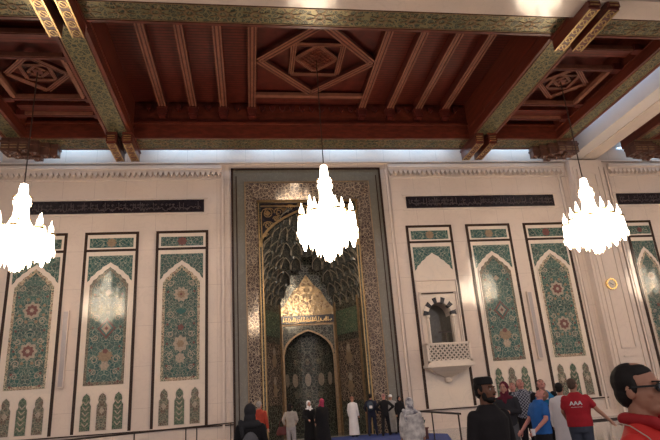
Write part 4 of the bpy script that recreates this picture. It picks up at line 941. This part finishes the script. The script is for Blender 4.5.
# checked shirt
CHK = bpy.data.materials.new('navy and white checked shirt'); CHK.use_nodes = True; nt = CHK.node_tree; tc = nt.nodes.new('ShaderNodeTexCoord'); ck_ = nt.nodes.new('ShaderNodeTexChecker'); ck_.inputs['Scale'].default_value = 30
ck_.inputs[1].default_value = (.30, .30, .34, 1); ck_.inputs[2].default_value = (.015, .018, .035, 1); nt.links.new(tc.outputs['Object'], ck_.inputs[0]); nt.links.new(ck_.outputs[0], nt.nodes['Principled BSDF'].inputs['Base Color']); nt.nodes['Principled BSDF'].inputs['Roughness'].default_value = .8
def P_(xy, Y, *a): return xy * Y, Y
def at(r, Y): return dict(X=r * Y, Y=Y)
# far group before the mihrab
person('person in a long white robe and reddish cap standing before the mihrab', **at(.1745, 27.1), H=1.80, rel=150, tone='tan', arms=('down', 'down'), robe=dict(mat=WHT, w=.24), hat=('cap', cloth('rust cap', (.32, .14, .10))), vox=.014)
pb, sb, _ = person('person in dark navy clothes seen from behind with a small pale backpack', **at(.207, 26.7), H=1.86, rel=175, top=NAVY, lower=NAVY, hair=HBLK, arms=('bag', 'down'), vox=.014, stride=.35)
person('person in black jacket with hands on hips and legs apart, beside the one with backpack', **at(.2304, 25.9), H=1.80, rel=190, tone='pink', top=BLACKC, lower=BLACKC, hat=('cap', cloth('faded pink cap', (.34, .17, .16))), arms=('hips', 'hips'), stride=.5, vox=.014)
person('person in pale grey robe and white cap, half hidden behind the black jacket', **at(.2430, 27.0), H=1.76, rel=170, robe=dict(mat=cloth('pale grey robe', (.36, .34, .33)), w=.22), hat=('cap', WHT), vox=.014)
person('person veiled in black from head to foot beside the marble frame of the mihrab', **at(.2580, 26.4), H=1.66, rel=30, robe=dict(mat=BLACKC, w=.24), hat=('hijab', BLACKC), vox=.014)
person('person in black robe with a white headscarf, left of the pink headscarf', **at(.0985, 22.0), H=1.68, rel=20, tone='light', robe=dict(mat=BLACKC, w=.25), hat=('hijab', WHT), arms=('hold', 'hold'), vox=.014)
person('person in wide black robe with a bright pink headscarf', **at(.1204, 21.5), H=1.72, rel=-150, robe=dict(mat=BLACKC, w=.33), girth=1.2, hat=('hijab', PINK), vox=.014)
pc_, scm, _ = person('person in cream top and pale trousers carrying a large brown handbag', **at(.0665, 20.0), H=1.62, rel=165, top=CREAM, lower=cloth('pale trousers', (.44, .40, .40)), hair=HBLK, hairlen='long', arms=('bag', 'hold'), vox=.013)
po, so, _ = person('person with grey hair in an orange red jacket behind the dark hooded one', **at(.0145, 19.0), H=1.74, rel=160, tone='light', top=cloth('orange red jacket', (.50, .07, .04)), lower=cloth('brown trousers', (.16, .12, .10)), hair=HGRY, vox=.013)
person('person with dark hair at the bottom left corner of the picture', X=-.4 * 7 - .12, Y=7.0, H=1.475, rel=120, top=BLACKC, lower=BLACKC, hair=HBLK, vox=.012)
ph, sh_, _ = person('person in a dark head cloth and black coat wearing a grey rucksack', **at(-.0008, 8.5), H=1.545, rel=170, top=BLACKC, lower=BLACKC, hat=('hood', cloth('charcoal head cloth', (.03, .03, .034), .85)), vox=.0115)
person('person wrapped in a grey and white patterned scarf and pale gown, seen from behind', **at(.2760, 11.3), H=1.49, rel=175, robe=dict(mat=GOWN, w=.27), girth=1.12, hat=('hood', SCRF), vox=.011)
# right group
person('bearded person in black shirt and black kufi cap looking right', **at(.4200, 4.85), H=1.60, rel=42, tone='brown', top=cloth('black collarless shirt', (.014, .012, .014), .8), lower=BLACKC, hair=HBLK, hat=('kufi', cloth('black felt cap', (.010, .009, .010), .7)), beard=HBLK, arms=('down', 'down'), vox=.007, turn=12)
person('person in maroon scarf and dark jacket with folded arms', **at(.4545, 10.6), H=1.665, rel=-15, tone='light', top=cloth('charcoal jacket', (.03, .03, .036), .8), lower=GREYT, hat=('hijab', MAROON), arms=('crossed', 'crossed'), vox=.0095)
person('red faced person peering up between the maroon scarf and the checked shirt', **at(.4705, 13.1), H=1.72, rel=-5, tone='pink', top=BLACKC, lower=BLACKC, hair=cloth('sandy hair', (.25, .13, .08)), tilt=30, vox=.0102)
person('person in navy and white checked shirt looking up with head thrown back', **at(.4885, 12.0), H=1.765, rel=10, tone='pink', top=CHK, lower=BLACKC, hair=cloth('reddish hair', (.30, .12, .09)), tilt=32, vox=.0098, arms=('hold', 'down'))
bp_, sbp, _ = person('person in royal blue polo shirt gazing upward and holding a white paper cup', **at(.5145, 8.9), H=1.54, rel=-55, tone='pink', top=BLUE, lower=cloth('black trousers', (.016, .016, .02)), sleeve='short', hair=cloth('thin sandy hair', (.32, .17, .12)), tilt=48, arms=('fwd', 'fwd'), vox=.0085, girth=1.15)
pj, sj, _ = person('person in cyan sports jacket with black arms, looking up behind the royal blue polo', **at(.5290, 10.5), H=1.70, rel=10, tone='pink', top=TEAL, lower=BLACKC, hair=cloth('short brown hair', (.12, .07, .05)), tilt=32, arms=('crossed', 'down'), vox=.0095)
person('person in a long white robe partly hidden by the red polo shirt', **at(.5620, 10.1), H=1.58, rel=165, robe=dict(mat=WHT, w=.30), hair=HBLK, vox=.0115, girth=1.15)
pr, sr, _ = person('person in deep red polo shirt and jeans seen from behind, one arm reaching out', **at(.5890, 9.25), H=1.625, rel=178, tone='tan', top=REDP, lower=JEAN, sleeve='short', hair=HBRN, arms=('fwd', ((.33, .04, 1.17), (.50, .02, .98))), vox=.0085, girth=1.28, turn=-25)
pf, sf, hpf = person('person in bright red jacket and spectacles with black hair, closest to the camera', **at(.7255, 2.12), H=1.538, rel=68, tone='tan', top=REDJ, lower=BLACKC, hair=HBLK, glasses=True, arms=('down', 'down'), vox=.005, girth=1.3)
# details worn or carried
def own(o_parent, prims, name, mat, s, vox=.01, **k): return blob(name, prims, vox, mat, o_parent, s, 2, **k)
for sd in (1, -1): own(pj, [cap((.185 * sd, .01, 1.40), ((.235 if sd < 0 else .245) * sd, 0, 1.15), .072, .062)] + ([cap((.245, -.03, 1.16), (-.02, -.19, 1.17), .062, .05)] if sd > 0 else [cap((-.235, .02, 1.14), (-.25, -.04, .92), .062, .048)]), 'black_sleeve', BLACKC, sj)
own(pf, [cap((-.07, -.06, 1.475), (.0, -.10, 1.44), .026, .03), cap((.07, -.06, 1.475), (.0, -.10, 1.44), .026, .03), cap((-.075, -.05, 1.485), (-.06, .07, 1.50), .026, .028), cap((.075, -.05, 1.485), (.06, .07, 1.50), .026, .028), cap((-.06, .08, 1.50), (.06, .08, 1.50), .028, .028)], 'collar', REDJD, sf, .007, label='dark red collar')
own(pf, [cap(a, b_, .004, .004, 6) for a, b_ in zip([(-.14, -.09, 1.36), (-.165, -.05, 1.43), (-.15, .02, 1.475), (-.10, .09, 1.485), (0, .125, 1.47)], [(-.165, -.05, 1.43), (-.15, .02, 1.475), (-.10, .09, 1.485), (0, .125, 1.47), (.10, .09, 1.485)])], 'piping', cloth('pale piping', (.55, .42, .35)), sf, .003)
# logo on the back of the red polo: three white peaks above a thin line of lettering
b = MB(); yy = .162 * sr * 1.1
for i, x in enumerate((-.07, 0, .07)):
    z = 1.30; b.bar((x - .030, yy, z - .03), (x, yy, z + .035), .016, .006, (0, 1, 0)); b.bar((x, yy, z + .035), (x + .030, yy, z - .03), .016, .006, (0, 1, 0)); b.bar((x - .016, yy, z - .008), (x + .016, yy, z - .008), .012, .006, (0, 1, 0))
for i in range(12): b.bar((-.095 + i * .016, yy, 1.235), (-.085 + i * .016, yy, 1.235), .008, .006, (0, 1, 0))
b.v = [(x * sr, y, z * sr) for x, y, z in b.v]; loc(b, pr).build('logo', WHT, pr, unit=1, label='white logo of three peaked letters')
b = MB(); b.box(-.05, .05, -.158, -.152, 1.32, 1.36); b.v = [tuple(Vector(v) * sj) for v in b.v]; loc(b, pj).build('chest_badge', WHT, pj, unit=1)
def held(name, label, cat, person_, s, build):
    """a thing carried by a person stays a thing of its own, placed where the hand is"""
    M_ = Matrix.Translation(person_.location) @ person_.rotation_euler.to_matrix().to_4x4()
    return lambda p: M_ @ (Vector(p) * s)
w2 = held(0, 0, 0, pc_, scm, 0); p = w2((.30, -.02, .84)); 
t = bpy.data.objects.new('handbag', None); COL.objects.link(t); t.location = p; setp(t, label='large brown leather handbag carried by the one in cream top', category='handbag')
BAG = cloth('brown leather', (.14, .035, .03), .4)
blob('bag_body', [loft([(-.17, .22, .09, 0, 0), (-.12, .24, .10, 0, 0), (0, .21, .08, 0, 0), (.10, .15, .05, 0, 0)])], .012, BAG, t, 1, 2)
b = MB()
q = [Vector((.13 * math.cos(a), 0, .08 + .30 * math.sin(a))) for a in [math.pi * k / 12 for k in range(13)]]
b.tube(q, .012, 6); loc(b, t).build('handle', BAG, t, unit=1)
w2 = held(0, 0, 0, pb, sb, 0); p = w2((.02, .19, 1.22))
t = bpy.data.objects.new('backpack', None); COL.objects.link(t); t.location = p; setp(t, label='small dark backpack with pale badge on the back of the one in navy', category='backpack')
blob('pack', [ell((0, 0, 0), (.16, .09, .22)), ell((0, -.04, -.05), (.12, .07, .12))], .012, cloth('slate backpack cloth', (.05, .07, .10)), t, 1, 2)
loc(MB().box(-.07, .07, -.125, -.118, -.10, .02), t).build('badge', WHT, t, unit=1)
w2 = held(0, 0, 0, ph, sh_, 0); p = w2((-.03, .21, 1.14))
t = bpy.data.objects.new('rucksack', None); COL.objects.link(t); t.location = p; setp(t, label='grey rucksack worn over the black coat near the left railing', category='backpack')
RK = cloth('grey rucksack cloth', (.11, .11, .12)); blob('pack', [ell((0, .0, -.05), (.13, .09, .22)), ell((-.02, -.05, -.1), (.09, .06, .12))], .012, RK, t, 1, 2)
w2 = held(0, 0, 0, bp_, sbp, 0); p = w2((.20, -.33, .95))
t = bpy.data.objects.new('paper_cup', None); COL.objects.link(t); t.location = p; setp(t, label='small white paper cup in the hand of the royal blue polo', category='cup')
loc(MB().lathe((0, 0, -.04), [(.028, 0), (.036, .09), (.038, .09), (.038, .095)], 14), t).build('cup_body', WHT, t, unit=1)
